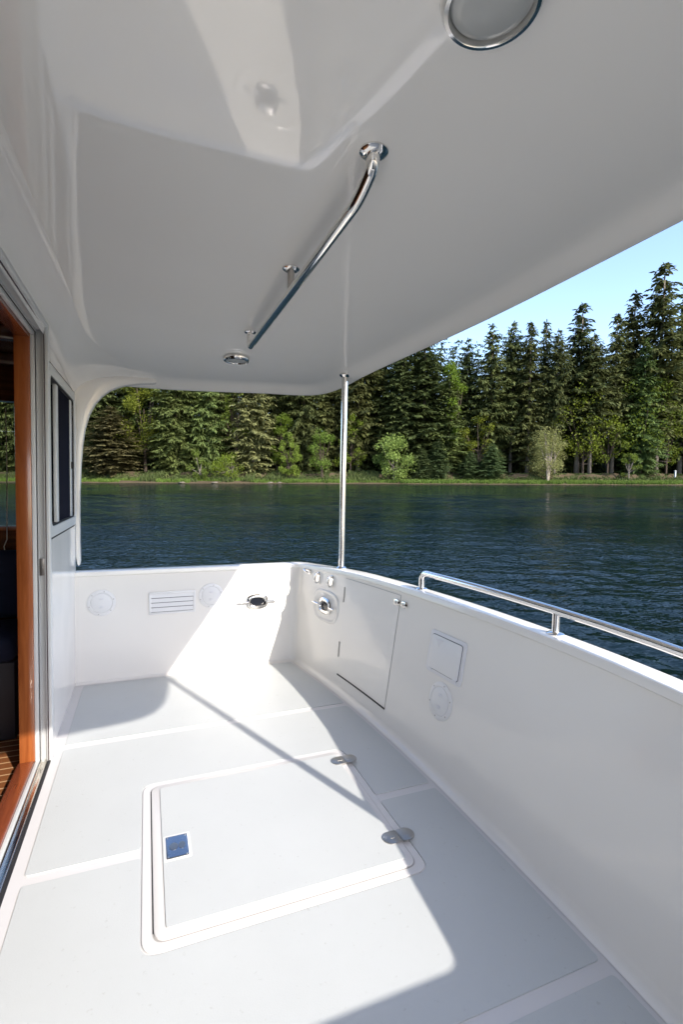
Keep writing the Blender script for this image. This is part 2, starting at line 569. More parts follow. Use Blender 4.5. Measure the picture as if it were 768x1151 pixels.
# --- hawse cleats in their recesses -------------------------------------------
def make_hawse(M, label, w, h):
    t = thing('hawse_cleat', label, 'mooring cleat', mat=M, group='stainless hawse cleats in moulded recesses')
    mb = MB()
    mb.lathe([(1.0, .0), (.985, .0012), (.955, .0045), (.92, .0062), (.885, .0060), (.84, .0035), (.79, .0014), (.74, .0010), (0, .0010)], n=64, sx=w, sy=h, power=3.0)
    mb.build('recess', GELB, t)
    rw, rh = .075, .052
    mb = MB()
    pr = [(rw, .001), (rw+.001, .010), (rw-.006, .017), (rw-.016, .019), (rw-.023, .015), (rw-.027, .006), (rw-.027, .0015)]
    loops = []
    for rr, z in pr:
        lp = []
        for k in range(48):
            a = 2*PI*k/48
            c, s = math.cos(a), math.sin(a)
            c = math.copysign(abs(c)**.72, c); s = math.copysign(abs(s)**.72, s)
            lp.append(Vector((rr*c, (rr-rw+rh)*s, z)))
        loops.append(lp)
    mb.rings(loops, True, False); mb.build('ring', STEEL, t)
    mb = MB(); mb.lathe([(.049, .0016), (.02, .0018), (0, .0018)], n=32, sx=1, sy=.56); mb.build('opening', DGL, t)
    for s in (-1, 1):
        mb = MB()
        mb.tube(path_round([(s*.066, .0, .014), (s*.10, .001, .022), (s*.136, .004, .024)], .03), [.008]*1+[.0075]*9+[.0045], 14)
        mb.build('horn', STEEL, t)
    for k in range(4):
        a = PI/4+k*PI/2
        mb = MB(); mb.lathe([(.004, .016), (.004, .0195), (0, .0205)], Matrix.Translation((.063*math.cos(a)*1.0, .045*math.sin(a), 0)), 10); mb.build('screw', STEELD, t)
    return t


make_hawse(far_frame(.72, .443), 'oblong stainless cleat with two horns on the far bulwark, lit by the sun', .215, .105)
make_hawse(aft_frame(3.005, .475), 'stainless cleat in a rounded recess on the shaded aft bulwark beside the door', .165, .105)

# --- small chrome hooks under the corner post -----------------------------------
def make_hook(M, label):
    t = thing('rope_hook', label, 'hook', mat=M, group='small stainless hooks at the corner')
    mb = MB(); mb.lathe([(1, 0), (1, .004), (.9, .007), (0, .008)], n=32, sx=.021, sy=.04, power=2.6); mb.build('plate', STEEL, t)
    mb = MB()
    mb.tube(path_round([(0, .028, .004), (0, .026, .026), (0, -.012, .032), (0, -.030, .020), (0, -.034, .005)], .018), .0065, 14)
    mb.build('hook_bar', STEEL, t)
    return t


hk = make_hook(aft_frame(3.12, .640), 'small upright chrome hook, left one of the pair above the recessed cleat')
c = copy_tree(hk); c.matrix_basis = aft_frame(2.955, .643); c['label'] = 'small upright chrome hook, right one of the pair, next to the boarding door'; BOAT.append(c)
c = copy_tree(hk); c.matrix_basis = aft_frame(3.255, .668) @ Matrix.Rotation(R(75), 4, 'Z'); c['label'] = 'chrome hook lying on its side in the far inner corner of the bulwark'; BOAT.append(c)

# --- square locker in aft bulwark ------------------------------------------------
v = thing('square_locker', 'square white plastic locker with a finger pull in the aft bulwark', 'locker', mat=aft_frame(1.852, .50))
def rrect(w, h, r, n=6): return round_poly([(-w, -h), (w, -h), (w, h), (-w, h)], r, n)
mb = MB(); mb.prism(rrect(.127, .096, .022), 0, .006, .002); mb.build('frame', PLASG, v)
mb = MB(); mb.prism(rrect(.108, .079, .014), .0062, .0072); mb.build('gasket', plain('locker_gap', (.05, .05, .06), .7), v)
mb = MB(); mb.prism(rrect(.1055, .0765, .013), .0072, .0112, .0015); ld = mb.build('lid', PLAS, v)
mb = MB(); mb.prism([(-.075, .064), (-.020, .064), (-.047, .030)], .0112, .0126, .0005); mb.build('finger_pull', PLASG, ld)
for s in (-1, 1):
    mb = MB(); mb.box((s*.088-.012, -.083, .006), (s*.088+.012, -.075, .0135), .001); mb.build('hinge', PLASG, v)

# --- floor hatch -----------------------------------------------------------------
ht = thing('deck_hatch', 'large square white hatch with rounded corners set in the deck', 'hatch', (.425, 1.737, 0))
o0 = round_poly([(HX0+.003, HY0+.003), (HX1-.003, HY0+.003), (HX1-.003, HY1-.003), (HX0+.003, HY1-.003)], .055, 8)
mb = MB(); mb.prism(o0, .0008, .0050, .002); mb.build('coaming', GELH, ht, smooth=False)
l0 = (.017, 1.368, .835, 2.105)
mb = MB(); mb.prism(round_poly([(l0[0]-.0035, l0[1]-.0035), (l0[2]+.0035, l0[1]-.0035), (l0[2]+.0035, l0[3]+.0035), (l0[0]-.0035, l0[3]+.0035)], .04, 8), .0052, .0056); mb.build('gap_seal', plain('pale_gap_seal', (.34, .33, .32), .7), ht)
mb = MB(); mb.box((.0138, 1.40, .0057), (.0165, 2.08, .0061)); mb.build('gap', RUB, ht)
mb = MB(); mb.prism(round_poly([(l0[0], l0[1]), (l0[2], l0[1]), (l0[2], l0[3]), (l0[0], l0[3])], .04, 8), .0058, .0115, .003)
lid = mb.build('lid', GELH, ht, angle=25)
mb = MB(); mb.prism(round_poly([(l0[0]+.032, l0[1]+.029), (l0[2]-.024, l0[1]+.029), (l0[2]-.024, l0[3]-.027), (l0[0]+.032, l0[3]-.027)], .012, 4), .0127, .0152, .001)
mb.build('nonskid_pad', NSK, lid, smooth=False)
# square latch plate
mb = MB(); mb.prism(round_poly([(.052, 1.652), (.140, 1.652), (.140, 1.776), (.052, 1.776)], .006, 3), .0153, .0163, .0004); mb.build('latch_bezel', GEL, lid)
mb = MB(); mb.prism(round_poly([(.060, 1.660), (.132, 1.660), (.132, 1.768), (.060, 1.768)], .005, 3), .0164, .0178, .0006); lt = mb.build('latch_plate', metal('mirror_steel', (.30, .31, .34), .12), lid)
for (x, y) in ((.066, 1.667), (.126, 1.667), (.126, 1.761), (.066, 1.761)):
    mb = MB(); mb.lathe([(.0032, .0177), (.0032, .0184), (0, .0188)], Matrix.Translation((x, y, 0)), 10); mb.build('latch_screw', STEELD, lid)
for (x, q, e) in ((.085, .015, 1.2), (.112, .011, 1.6)):
    mb = MB(); mb.lathe([(q, .0178), (q, .0183), (q*.8, .0186), (0, .0186)], Matrix.Translation((x, 1.714, 0)), 24, 1, e); mb.build('latch_knob', metal('knob_steel', (.3, .3, .3), .3), lid)
for y in (2.020, 1.497):
    mb = MB()
    for s, (xa, xb) in (( -1, (.772, .8325)), (1, (.8385, .893))):
        pts = []
        for k in range(13):
            a = -PI/2+PI*k/12
            pts.append((math.cos(a)*.028, math.sin(a)*.030))
        if s == 1: poly = [(xa, y-.030)] + [(xb-.028+px_, y+py_) for px_, py_ in pts] + [(xa, y+.030)]
        else: poly = [(xb, y+.030)] + [(xa+.028-px_, y-py_) for px_, py_ in pts] + [(xb, y-.030)]
        mb.prism(poly, .0154, .0182, .0008)
    mb.tube([(.8355, y-.027, .0168), (.8355, y+.027, .0168)], .0020, 10)
    mb.box((.80, y-.005, .0181), (.825, y+.005, .0186)); mb.box((.845, y-.005, .0181), (.87, y+.005, .0186))
    mb.build('hinge', metal('hinge_steel', (.42, .40, .37), .3), ht)

# --- roof ------------------------------------------------------------------------
def zc(Y): return 2.005 - .026*(Y-YC)**2


fh = [(1.335, 1.737), (1.330, 1.95), (1.318, 2.15), (1.298, 2.38), (1.272, 2.62), (1.246, 2.86), (1.232, 3.05), (1.205, 3.20), (1.155, 3.315), (1.07, 3.385), (.93, 3.415), (.78, 3.432), (.5, 3.485), (.2, 3.535), (-.08, 3.55), (-.45, 3.555), (-1.2, 3.56), (-3.2, 3.56)]
half = []
for i in range(len(fh)-1):
    p0, p1, p2, p3 = fh[max(i-1, 0)], fh[i], fh[i+1], fh[min(i+2, len(fh)-1)]
    for k in range(8):
        t = k/8
        q = [0.5*((2*p1[j])+(-p0[j]+p2[j])*t+(2*p0[j]-5*p1[j]+4*p2[j]-p3[j])*t*t+(-p0[j]+3*p1[j]-3*p2[j]+p3[j])*t**3) for j in (0, 1)]
        half.append(q)
half.append(list(fh[-1]))
outl = [(x, 2*YC-y) for x, y in reversed(half)][:-1] + [tuple(p) for p in half]     # near side first, open at the cabin end


def seg_d(x, y, pts):
    best = 9
    for (ax, ay), (bx_, by_) in zip(pts, pts[1:]):
        vx, vy = bx_-ax, by_-ay; L2 = vx*vx+vy*vy
        t = max(0, min(1, ((x-ax)*vx+(y-ay)*vy)/L2)) if L2 > 0 else 0
        d = (x-ax-vx*t)**2+(y-ay-vy*t)**2
        if d < best: best = d
    return math.sqrt(best)


KS = [0, .0045, .01, .018, .03, .045, .065, .09, .12, .17, .24, .32, .42, .54, .66, .78, .9, 1.0]
loops_u = []; loops_t = []
CX = .35
for kk in KS:
    lu = []; lt = []
    for (x, y) in outl:
        cx_ = min(x, CX)
        px_, py_ = x+(cx_-x)*kk, y+(YC-y)*kk
        d = math.hypot(x-cx_, y-YC)*kk if False else (seg_d(px_, py_, outl[::3]+[outl[-1]]) if kk < .3 and kk > 0 else (0 if kk == 0 else .5))
        roll = .038*(1-sstep(0, .13, d))**1.3
        lu.append(Vector((px_, py_, zc(py_)-roll)))
        lt.append(Vector((px_, py_, zc(py_)+.075-.03*(1-sstep(0, .1, d)))))
    loops_u.append(lu); loops_t.append(lt)
mb = MB()
n = len(outl)
# outer rim between underside and top: small rounded drip lip
rim = []
for i, (x, y) in enumerate(outl):
    a = Vector(outl[max(i-1, 0)]); c = Vector(outl[min(i+1, n-1)]); d = (c-a).normalized(); o2 = Vector((d.y, -d.x))
    rim.append(o2)
L0 = loops_u[0]
lip1 = [p+Vector((r_.x*.004, r_.y*.004, -.001)) for p, r_ in zip(L0, rim)]
lip2 = [p+Vector((r_.x*.010, r_.y*.010, .004)) for p, r_ in zip(L0, rim)]
lip3 = [p+Vector((r_.x*.012, r_.y*.012, .018)) for p, r_ in zip(L0, rim)]
lip4 = [p+Vector((r_.x*.008, r_.y*.008, 0)) for p, r_ in zip(loops_t[0], rim)]
allr = list(reversed(loops_u)) + [lip1, lip2, lip3, lip4] + loops_t
mb.rings(allr, closed=False, cap=False)
bmesh.ops.remove_doubles(mb.bm, verts=mb.bm.verts[:], dist=.0004)
roof = mb.build('deck_roof', GELC, loc=(0, 0, 0), angle=60)
tag(roof, 'broad white glossy hardtop roof overhanging the deck with a rounded outer corner', 'roof')

# --- cabin wall with door and window openings ----------------------------------------
XW = -.41
DOY0, DOY1, DOZ = .95, 2.492, 1.905        # doorway
WY0, WY1, WZ0, WZ1 = 2.58, 3.36, 1.045, 1.738
mb = MB()
ys = sorted({-1.2, DOY0, DOY1, WY0, WY1, 3.45}); zs = sorted({-.13, .0, WZ0, WZ1, DOZ, 2.06})
ys += []
def hole(y, z):
    return (DOY0 < y < DOY1 and 0 < z < DOZ) or (WY0 < y < WY1 and WZ0 < z < WZ1)
TH = .05
cells = {}
for i in range(len(ys)-1):
    for j in range(len(zs)-1):
        if not hole((ys[i]+ys[i+1])/2, (zs[j]+zs[j+1])/2): cells[(i, j)] = 1
for (i, j) in cells:
    y0, y1, z0, z1 = ys[i], ys[i+1], zs[j], zs[j+1]
    mb.raw([(XW, y0, z0), (XW, y1, z0), (XW, y1, z1), (XW, y0, z1)], [(0, 1, 2, 3)])
    mb.raw([(XW-TH, y0, z0), (XW-TH, y0, z1), (XW-TH, y1, z1), (XW-TH, y1, z0)], [(0, 1, 2, 3)])
    for di, dj, q in ((1, 0, ((y1, z0), (y1, z1))), (-1, 0, ((y0, z1), (y0, z0))), (0, 1, ((y1, z1), (y0, z1))), (0, -1, ((y0, z0), (y1, z0)))):
        if (i+di, j+dj) not in cells:
            (a, b1), (c_, d1) = q
            mb.raw([(XW, a, b1), (XW-TH, a, b1), (XW-TH, c_, d1), (XW, c_, d1)], [(0, 1, 2, 3)])
bmesh.ops.remove_doubles(mb.bm, verts=mb.bm.verts[:], dist=.0002)
cw = mb.build('cabin_wall', GEL, loc=(XW, 1.7, 0), recalc=True)
tag(cw, 'white cabin wall on the left holding the doorway and the sliding window', 'wall')
# cove between wall and ceiling, widening into a gusset at its far end
mb = MB(); loops = []
for i in range(61):
    Y = -.1+3.56*i/60
    w = .13+.20*sstep(2.55, 3.46, Y)**1.5; h = .11+.03*sstep(2.8, 3.46, Y)
    zt = zc(Y)-.038*(1-sstep(0, .13, 3.56-Y))**1.3
    lp = []
    for k in range(11):
        a = PI/2*k/10
        # concave quarter ellipse from the wall (k=0) to the ceiling (k=10)
        lp.append(Vector((XW+.001+w*(1-math.cos(a))*1.0, Y, zt-.0015-h*(1-math.sin(a)))))
    loops.append(lp)
mb.rings(loops, closed=False, cap=False)
mb.build('cove', GELC, cw, angle=60)

# wing panel at the far end of the cabin wall
ox = [(.742, -.402), (.730, -.396), (.735, -.388), (.76, -.3845), (.90, -.386), (1.05, -.386), (1.20, -.384), (1.35, -.378), (1.48, -.368), (1.58, -.354), (1.67, -.330), (1.74, -.296), (1.79, -.258), (1.83, -.212), (1.855, -.165), (1.872, -.115), (1.884, -.06), (1.892, -.01), (1.897, .04)]
mb = MB(); poly = [(-.409, .79), (-.402, .742)] + [(x, z) for z, x in ox[1:]] + [(.06, 1.902), (.06, 1.93), (-.409, 1.93)]
M = Matrix(((1, 0, 0, 0), (0, 0, -1, 3.50), (0, 1, 0, 0), (0, 0, 0, 1)))
mb.prism(poly, 0, .055, .006, M)
wp = mb.build('wing_panel', GEL, loc=(-.40, 3.47, .73))
tag(wp, 'narrow white wing panel flaring from the cabin corner up to the roof', 'panel')

# --- sliding window -----------------------------------------------------------------
w = thing('cabin_window', 'tall dark sliding window with rounded white frame in the cabin wall beside the doorway', 'window', (XW, 3.02, .99))
def yz_prism(mb, poly, x0, x1, bev=0.0):
    M = Matrix(((0, 0, 1, 0), (1, 0, 0, 0), (0, 1, 0, 0), (0, 0, 0, 1)))
    mb.prism(poly, x0, x1, bev, M)
def ring_yz(mb, yo0, zo0, yo1, zo1, wd, x0, x1, ro, ri):
    O = round_poly([(yo0, zo0), (yo1, zo0), (yo1, zo1), (yo0, zo1)], ro, 8)
    I = round_poly([(yo0+wd, zo0+wd), (yo1-wd, zo0+wd), (yo1-wd, zo1-wd), (yo0+wd, zo1-wd)], ri, 8)
    A = [Vector((x0, y, z)) for y, z in O]; B = [Vector((x1-.003, y, z)) for y, z in O]
    O2 = round_poly([(yo0+.003, zo0+.003), (yo1-.003, zo0+.003), (yo1-.003, zo1-.003), (yo0+.003, zo1-.003)], ro, 8)
    B2 = [Vector((x1, y, z)) for y, z in O2]
    C = [Vector((x1, y, z)) for y, z in I]; D = [Vector((x0, y, z)) for y, z in I]
    mb.rings([A, B, B2, C, D, A], True, False)
mb = MB(); ring_yz(mb, 2.518, .985, 3.432, 1.797, .02, XW+.001, XW+.005, .075, .07); mb.build('gasket', RUB, w)
mb = MB(); ring_yz(mb, 2.527, .995, 3.424, 1.787, .050, XW+.0015, XW+.009, .07, .045); mb.build('frame', ALU, w)
mb = MB(); ring_yz(mb, 2.573, 1.040, 3.372, 1.742, .012, XW-.045, XW+.004, .03, .02); mb.build('inner_frame', RUB, w)
mb = MB(); mb.box((XW-.030, 2.58, 1.047), (XW-.026, 2.86, 1.737)); mb.build('pane', TGL, w)
mb = MB(); mb.box((XW-.012, 2.86, 1.05), (XW-.008, 3.345, 1.732)); mb.build('pane', TGL, w)
mb = MB(); mb.box((XW-.018, 2.80, 1.047), (XW-.002, 2.856, 1.735), .003); mb.build('sash_rail', ALU, w)
mb = MB(); mb.box((XW-.016, 3.29, 1.047), (XW-.003, 3.348, 1.735), .003); mb.build('sash_rail', ALU, w)
mb = MB(); mb.box((XW-.002, 3.30, 1.33), (XW+.012, 3.315, 1.37), .002); mb.build('catch', RUB, w)

# --- doorway ------------------------------------------------------------------------
d = thing('doorway', 'open sliding cabin doorway with varnished teak jamb and aluminium track', 'doorway', (XW, 1.72, 0))
YJ = 2.478
mb = MB(); mb.box((-.519, YJ-.012, .012), (-.4595, YJ+.045, 1.895), .004); jb = mb.build('jamb', TEAK, d)
mb = MB(); mb.box((-.519, .95, 1.86), (-.4597, YJ-.0125, 1.90), .004); mb.build('head_board', TEAKS, d)
mb = MB(); mb.box((-.525, .95, -.03), (-.4597, YJ-.0125, .022), .006); mb.build('sill_board', TEAKS, d)
# white inner frame strip
mb = MB()
mb.box((-.4590, YJ-.006, .0), (-.4435, YJ+.013, 1.893), .001)
mb.box((-.4590, .95, 1.875), (-.4435, YJ-.0065, 1.894), .001)
mb.box((-.4590, .95, .0), (-.4435, YJ-.0065, .014), .001)
mb.build('frame_strip', ALU, d)
mb = MB()
mb.box((-.4430, YJ+.002, .0), (-.4395, YJ+.013, 1.898)); mb.box((-.4430, .95, 1.887), (-.4395, YJ+.0015, 1.9)); mb.box((-.4430, .95, .0005), (-.4395, YJ+.0015, .005))
mb.build('rubber_seal', RUB, d)
mb = MB()   # channel on the jamb and head
mb.box((-.4392, YJ+.006, .0), (-.4335, YJ+.0135, 1.90)); mb.box((-.4392, YJ-.004, .0), (-.4365, YJ+.0058, 1.90), .0006)
mb.box((-.4335, YJ+.0078, .0), (-.4155, YJ+.0137, 1.90)); mb.box((-.4155, YJ-.002, .0), (-.4105, YJ+.0138, 1.903), .001)
mb.box((-.4392, .95, 1.888), (-.4365, YJ-.0045, 1.903)); mb.box((-.4362, .95, 1.897), (-.4160, YJ-.0025, 1.9035)); mb.box((-.4155, .95, 1.889), (-.4105, YJ-.0025, 1.904), .001)
mb.build('channel', ALUG, d)
mb = MB()
mb.box((-.4100, YJ-.003, .0), (-.4075, YJ+.0145, 1.9105)); mb.box((-.4100, .95, 1.9045), (-.4062, YJ-.0035, 1.9105))
mb.build('outer_seal', plain('dark_sealant', (.06, .035, .04), .6), d)
mb = MB(); mb.box((-.4074, YJ-.001, .0), (-.3925, YJ+.028, 1.930), .003); mb.box((-.4074, .95, 1.911), (-.3925, YJ-.0015, 1.930), .003); mb.build('outer_flange', ALU, d)
mb = MB()   # sill track
mb.box((-.4392, .95, .001), (-.4345, YJ+.001, .014), .001); mb.box((-.4215, .95, .001), (-.4125, YJ+.001, .012), .001)
mb.box((-.4345, .95, .0008), (-.4215, YJ+.001, .003))
mb.build('sill_track', metal('polished_track', (.7, .66, .6), .16), d)
mb = MB(); mb.box((-.4123, .95, .0006), (-.4000, YJ+.004, .006), .001); mb.build('sill_seal', RUB, d)
mb = MB(); mb.box((-.4363, YJ+.0005, .84), (-.4157, YJ+.0075, .915), .001); mb.lathe([(.004, 0), (.004, .002), (0, .003)], Matrix.Translation((-.4255, YJ+.0020, .875)) @ Matrix.Rotation(R(90), 4, 'X'), 12)
mb.build('strike_plate', metal('worn_steel', (.22, .21, .2), .4), d)

# --- cabin inside -----------------------------------------------------------------------
mb = MB(); mb.box((-3.1, -1.2, -.16), (-.4605, 3.45, -.06)); o = mb.build('cabin_floor', SOLE, loc=(-1.8, 1.1, -.06)); o['kind'] = 'structure'
o.data.materials[0] = SOLE
mb = MB()
CW = [(-3.1, -1.32), (-1.32, -.60), (-.60, -.4605)]
mb.box((-3.1, 3.375, -.06), (-.4605, 3.449, .99)); mb.box((-3.1, 3.375, 1.71), (-.4605, 3.449, 1.93))
mb.box((-3.1, 3.375, .99), (-1.55, 3.449, 1.71)); mb.box((-.60, 3.375, .99), (-.4605, 3.449, 1.71))
mb.box((-1.06, 3.376, .99), (-1.02, 3.448, 1.71))
o = mb.build('cabin_side_wall', DKW, loc=(-1.8, 3.4, 0)); tag(o, 'dark wood panelled side wall inside the cabin, seen through the doorway', 'wall')
mb = MB(); mb.box((-1.545, 3.42, .992), (-1.061, 3.424, 1.708)); mb.box((-1.019, 3.42, .992), (-.601, 3.424, 1.708)); mb.build('pane', CGL, o)
mb = MB(); mb.box((-1.56, 3.355, .965), (-.59, 3.3745, .989), .003); mb.build('window_sill', TEAK, o)
mb = MB(); mb.box((-3.1, 3.362, -.058), (-.4605, 3.3745, -.02)); mb.build('baseboard', PLAS, o)
mb = MB(); mb.box((-3.14, -1.2, -.06), (-3.1, 3.45, 1.93)); mb.box((-3.1, -1.24, -.06), (-.4605, -1.2, 1.93)); o = mb.build('cabin_inner_wall', DKW, loc=(-3.1, 1, 0)); tag(o, 'dark wooden wall at the back of the cabin', 'wall')
mb = MB(); mb.box((-3.1, -1.2, 1.935), (-.4605, 3.45, 1.955)); 
for k in range(6): mb.box((-3.1, .4+k*.55, 1.875), (-.4605, .46+k*.55, 1.934), .004)
o = mb.build('cabin_ceiling', DKW, loc=(-1.8, 1.1, 1.93)); o['kind'] = 'structure'
# settee with navy cushions
s = thing('settee', 'navy cushioned settee inside the dark cabin, just visible through the doorway', 'settee', (-1.1, 3.1, -.06))
mb = MB(); mb.box((-1.75, 2.88, -.058), (-.62, 3.36, .34), .008); mb.build('base', plain('settee_base', (.02, .02, .03), .6), s)
mb = MB(); mb.box((-1.74, 2.84, .342), (-.61, 3.26, .48), .045, 4); mb.build('seat_cushion', BLUE, s)
mb = MB(); mb.box((-1.74, 3.2, .484), (-.61, 3.35, .86), .05, 4); mb.build('back_cushion', BLUE, s)
mb = MB(); mb.tube([(-.735, 3.30, 1.66), (-.733, 3.30, 1.3), (-.738, 3.30, .92), (-.752, 3.295, .88), (-.745, 3.29, .84)], .0028, 8)
o = mb.build('blind_cord', CORD, loc=(-.735, 3.3, .84)); tag(o, 'thin pale blind cord hanging in front of the inner cabin window', 'cord')

# --- roof posts -----------------------------------------------------------------------
def make_post(x, y, zb, label):
    zt = zc(y)-.038*(1-sstep(0, .13, seg_d(x, y, outl)))**1.3
    t = thing('roof_post', label, 'post', (x, y, zb), 'stainless posts holding up the roof')
    mb = MB(); mb.tube([(x, y, zb), (x, y, zt)], .020, 24); mb.build('tube', STEEL, t)
    mb = MB(); mb.lathe([(.034, 0), (.034, .004), (.030, .009), (.024, .014), (.0205, .016)], Matrix.Translation((x, y, zb)), 32); mb.build('flange', STEEL, t)
    mb = MB(); mb.lathe([(.036, .010), (.036, .004), (.030, -.002), (.024, -.008), (.0205, -.010)], Matrix.Translation((x, y, zt-.004)), 32); mb.build('flange', STEEL, t)
    return t


make_post(1.168, 2.935, interp(ZT, 2.935)-.001, 'upright stainless post at the far corner from bulwark to roof')
make_post(1.262, .53, interp(ZT, .53)-.001, 'stainless roof post beside the camera whose thin shadow crosses the floor hatch')

# --- stern rail -----------------------------------------------------------------------
def capc(y, off=.045):
    return interp(XT, y)+off
t = thing('stern_rail', 'low stainless handrail on short posts along the top of the aft bulwark', 'rail', (capc(1.34), 1.34, .74))
RY = [2.165, 1.335, .505]
hr = .085
top = [(capc(2.165), 2.165, .741)] + [(capc(2.165), 2.165, .74+hr)] + [(capc(y), y, .74+hr) for y in (1.95, 1.75, 1.55, 1.35, 1.15, .95, .75, .505)] + [(capc(.505), .505, .736)]
mb = MB(); pts = path_round(top[:3], .055, 10) ; pts = pts[:-1] + [Vector(p) for p in top[2:-2]] + path_round(top[-3:], .055, 10)[1:]
mb.tube(pts, .0155, 22); mb.build('bar', STEEL, t)
mb = MB(); mb.tube([(capc(1.335), 1.335, .741), (capc(1.335), 1.335, .74+hr-.008)], .0135, 20); mb.build('post', STEEL, t)
for y in RY:
    mb = MB(); mb.lathe([(.031, 0), (.031, .003), (.026, .006), (.016, .009), (.012, .010)], Matrix.Translation((capc(y), y, interp(ZT, y))), 32); mb.build('flange', STEEL, t)

# --- ceiling grab rail -----------------------------------------------------------------
t = thing('ceiling_grab_rail', 'long bright stainless grab rail hanging from the white roof on three posts', 'rail', (.465, 1.72, 2.0))
XR = .468
ya, ym, yb = 1.028, 1.700, 2.425
zr = 1.925
mb = MB(); pts = path_round([(XR, ya, zc(ya)), (XR, ya+.012, zr+.004), (XR, ya+.25, zr), (XR, yb-.1, zr-.006), (XR, yb, zr-.006), (XR, yb, zc(yb)-.0)], .085, 12)
pts = path_round([(XR, ya, zc(ya)), (XR, ya+.006, zr+.034), (XR, ya+.085, zr+.003), (XR, ym, zr-.002)], .045, 8)[:-1] + path_round([(XR, ym, zr-.002), (XR, yb, zr-.005), (XR, yb, zc(yb))], .02, 6)
mb.tube(pts, .0155, 22); mb.build('bar', STEEL, t)
mb = MB(); mb.tube([(XR, ym, zr), (XR, ym, zc(ym))], .0125, 18); mb.build('post', metal('brushed_post', (.46, .43, .40), .3), t)
for y, r_ in ((ya, .032), (ym, .030), (yb, .028)):
    mb = MB(); mb.lathe([(r_, .0), (r_, -.004), (r_*.85, -.008), (r_*.7, -.010), (.0155, -.011)], Matrix.Translation((XR, y, zc(y)-.0005)), 32); mb.build('flange', STEEL, t)

# --- ceiling lights ----------------------------------------------------------------------
def make_light(x, y, label):
    t = thing('ceiling_light', label, 'ceiling light', (x, y, zc(y)), 'round dome lights in the roof')
    Mx = Matrix.Translation((x, y, zc(y)-.0006))
    mb = MB(); mb.lathe([(.074, 0), (.0755, -.006), (.073, -.016), (.069, -.023), (.063, -.024), (.0605, -.019), (.0605, -.012)], Mx, 56); mb.build('trim_ring', STEEL, t)
    mb = MB(); mb.lathe([(.0605, -.013), (.056, -.0185), (.042, -.0225), (.02, -.0245), (0, -.025)], Mx, 48); mb.build('lens', LENS, t)
    return t


make_light(.475, 2.86, 'small round chrome-rimmed dome light on the roof beyond the far end of the grab rail')
make_light(.470, .627, 'large-looking round dome light with dark chrome rim at the top of the view')

# ------------------------------------------------------------------ camera in the boat frame
yaw, pitch, roll = 3.76829644e-01, 4.99678404e-02, 1.81716854e-02
f = Vector((math.sin(yaw)*math.cos(pitch), math.cos(yaw)*math.cos(pitch), -math.sin(pitch)))
r = Vector((math.cos(yaw), -math.sin(yaw), 0)); u = r.cross(f)
r2 = r*math.cos(roll)+u*math.sin(roll); u2 = -r*math.sin(roll)+u*math.cos(roll)
cd = bpy.data.cameras.new('camera'); cam = bpy.data.objects.new('camera', cd); col.objects.link(cam)
cd.sensor_fit = 'HORIZONTAL'; cd.sensor_width = 36; cd.lens = 555.226/768*36
cd.clip_start = .02; cd.clip_end = 6000
cam.matrix_basis = Matrix(((r2.x, u2.x, -f.x, 0), (r2.y, u2.y, -f.y, 0), (r2.z, u2.z, -f.z, 1.25), (0, 0, 0, 1)))
scene.camera = cam
scene.cycles.diffuse_bounces = 12; scene.cycles.max_bounces = 16; scene.cycles.glossy_bounces = 6

# the whole boat (and the camera on it) heels by under two degrees against the level lake
U = Vector((-.023, -.019, 1)).normalized()
RM = U.rotation_difference(Vector((0, 0, 1))).to_matrix().to_4x4()
for o in BOAT + [cam]:
    o.matrix_basis = RM @ o.matrix_basis

# ------------------------------------------------------------------ light
KX, KY = .58, -1.42
sd = (RM.to_3x3() @ Vector((KX, KY, 1))).normalized()
sl = bpy.data.lights.new('sun', 'SUN'); sl.energy = 2.2; sl.angle = R(.6); sl.color = (1, .925, .83)
so = bpy.data.objects.new('sun', sl); col.objects.link(so)
so.rotation_euler = sd.to_track_quat('Z', 'Y').to_euler()
w = bpy.data.worlds.new('World'); scene.world = w; w.use_nodes = True
nt = w.node_tree; bg = nt.nodes['Background']
sk = nt.nodes.new('ShaderNodeTexSky'); sk.sky_type = 'NISHITA'; sk.sun_disc = False
sk.sun_elevation = math.asin(sd.z); sk.sun_rotation = math.atan2(sd.x, sd.y)
sk.altitude = 100; sk.air_density = 1.0; sk.dust_density = 1.3; sk.ozone_density = 1.6
tn = nt.nodes.new('ShaderNodeMixRGB'); tn.blend_type = 'MULTIPLY'; tn.inputs[0].default_value = 1; tn.inputs[2].default_value = (.965, .96, 1, 1)
nt.links.new(sk.outputs[0], tn.inputs[1]); nt.links.new(tn.outputs[0], bg.inputs[0]); bg.inputs[1].default_value = .13
vs = scene.view_settings; vs.view_transform = 'Standard'; vs.look = 'None'; vs.gamma = 1; vs.use_curve_mapping = False; vs.exposure = 1.72

# ------------------------------------------------------------------ the lake and its shore
FW = Vector((math.sin(yaw+.01), math.cos(yaw+.01), 0)); RT = Vector((FW.y, -FW.x, 0))
WZ = -.50
D0 = 92.0                                       # distance of the waterline


def lake(lat, dep, z=0.0):
    p = FW*dep + RT*lat
    return Vector((p.x, p.y, WZ+z))


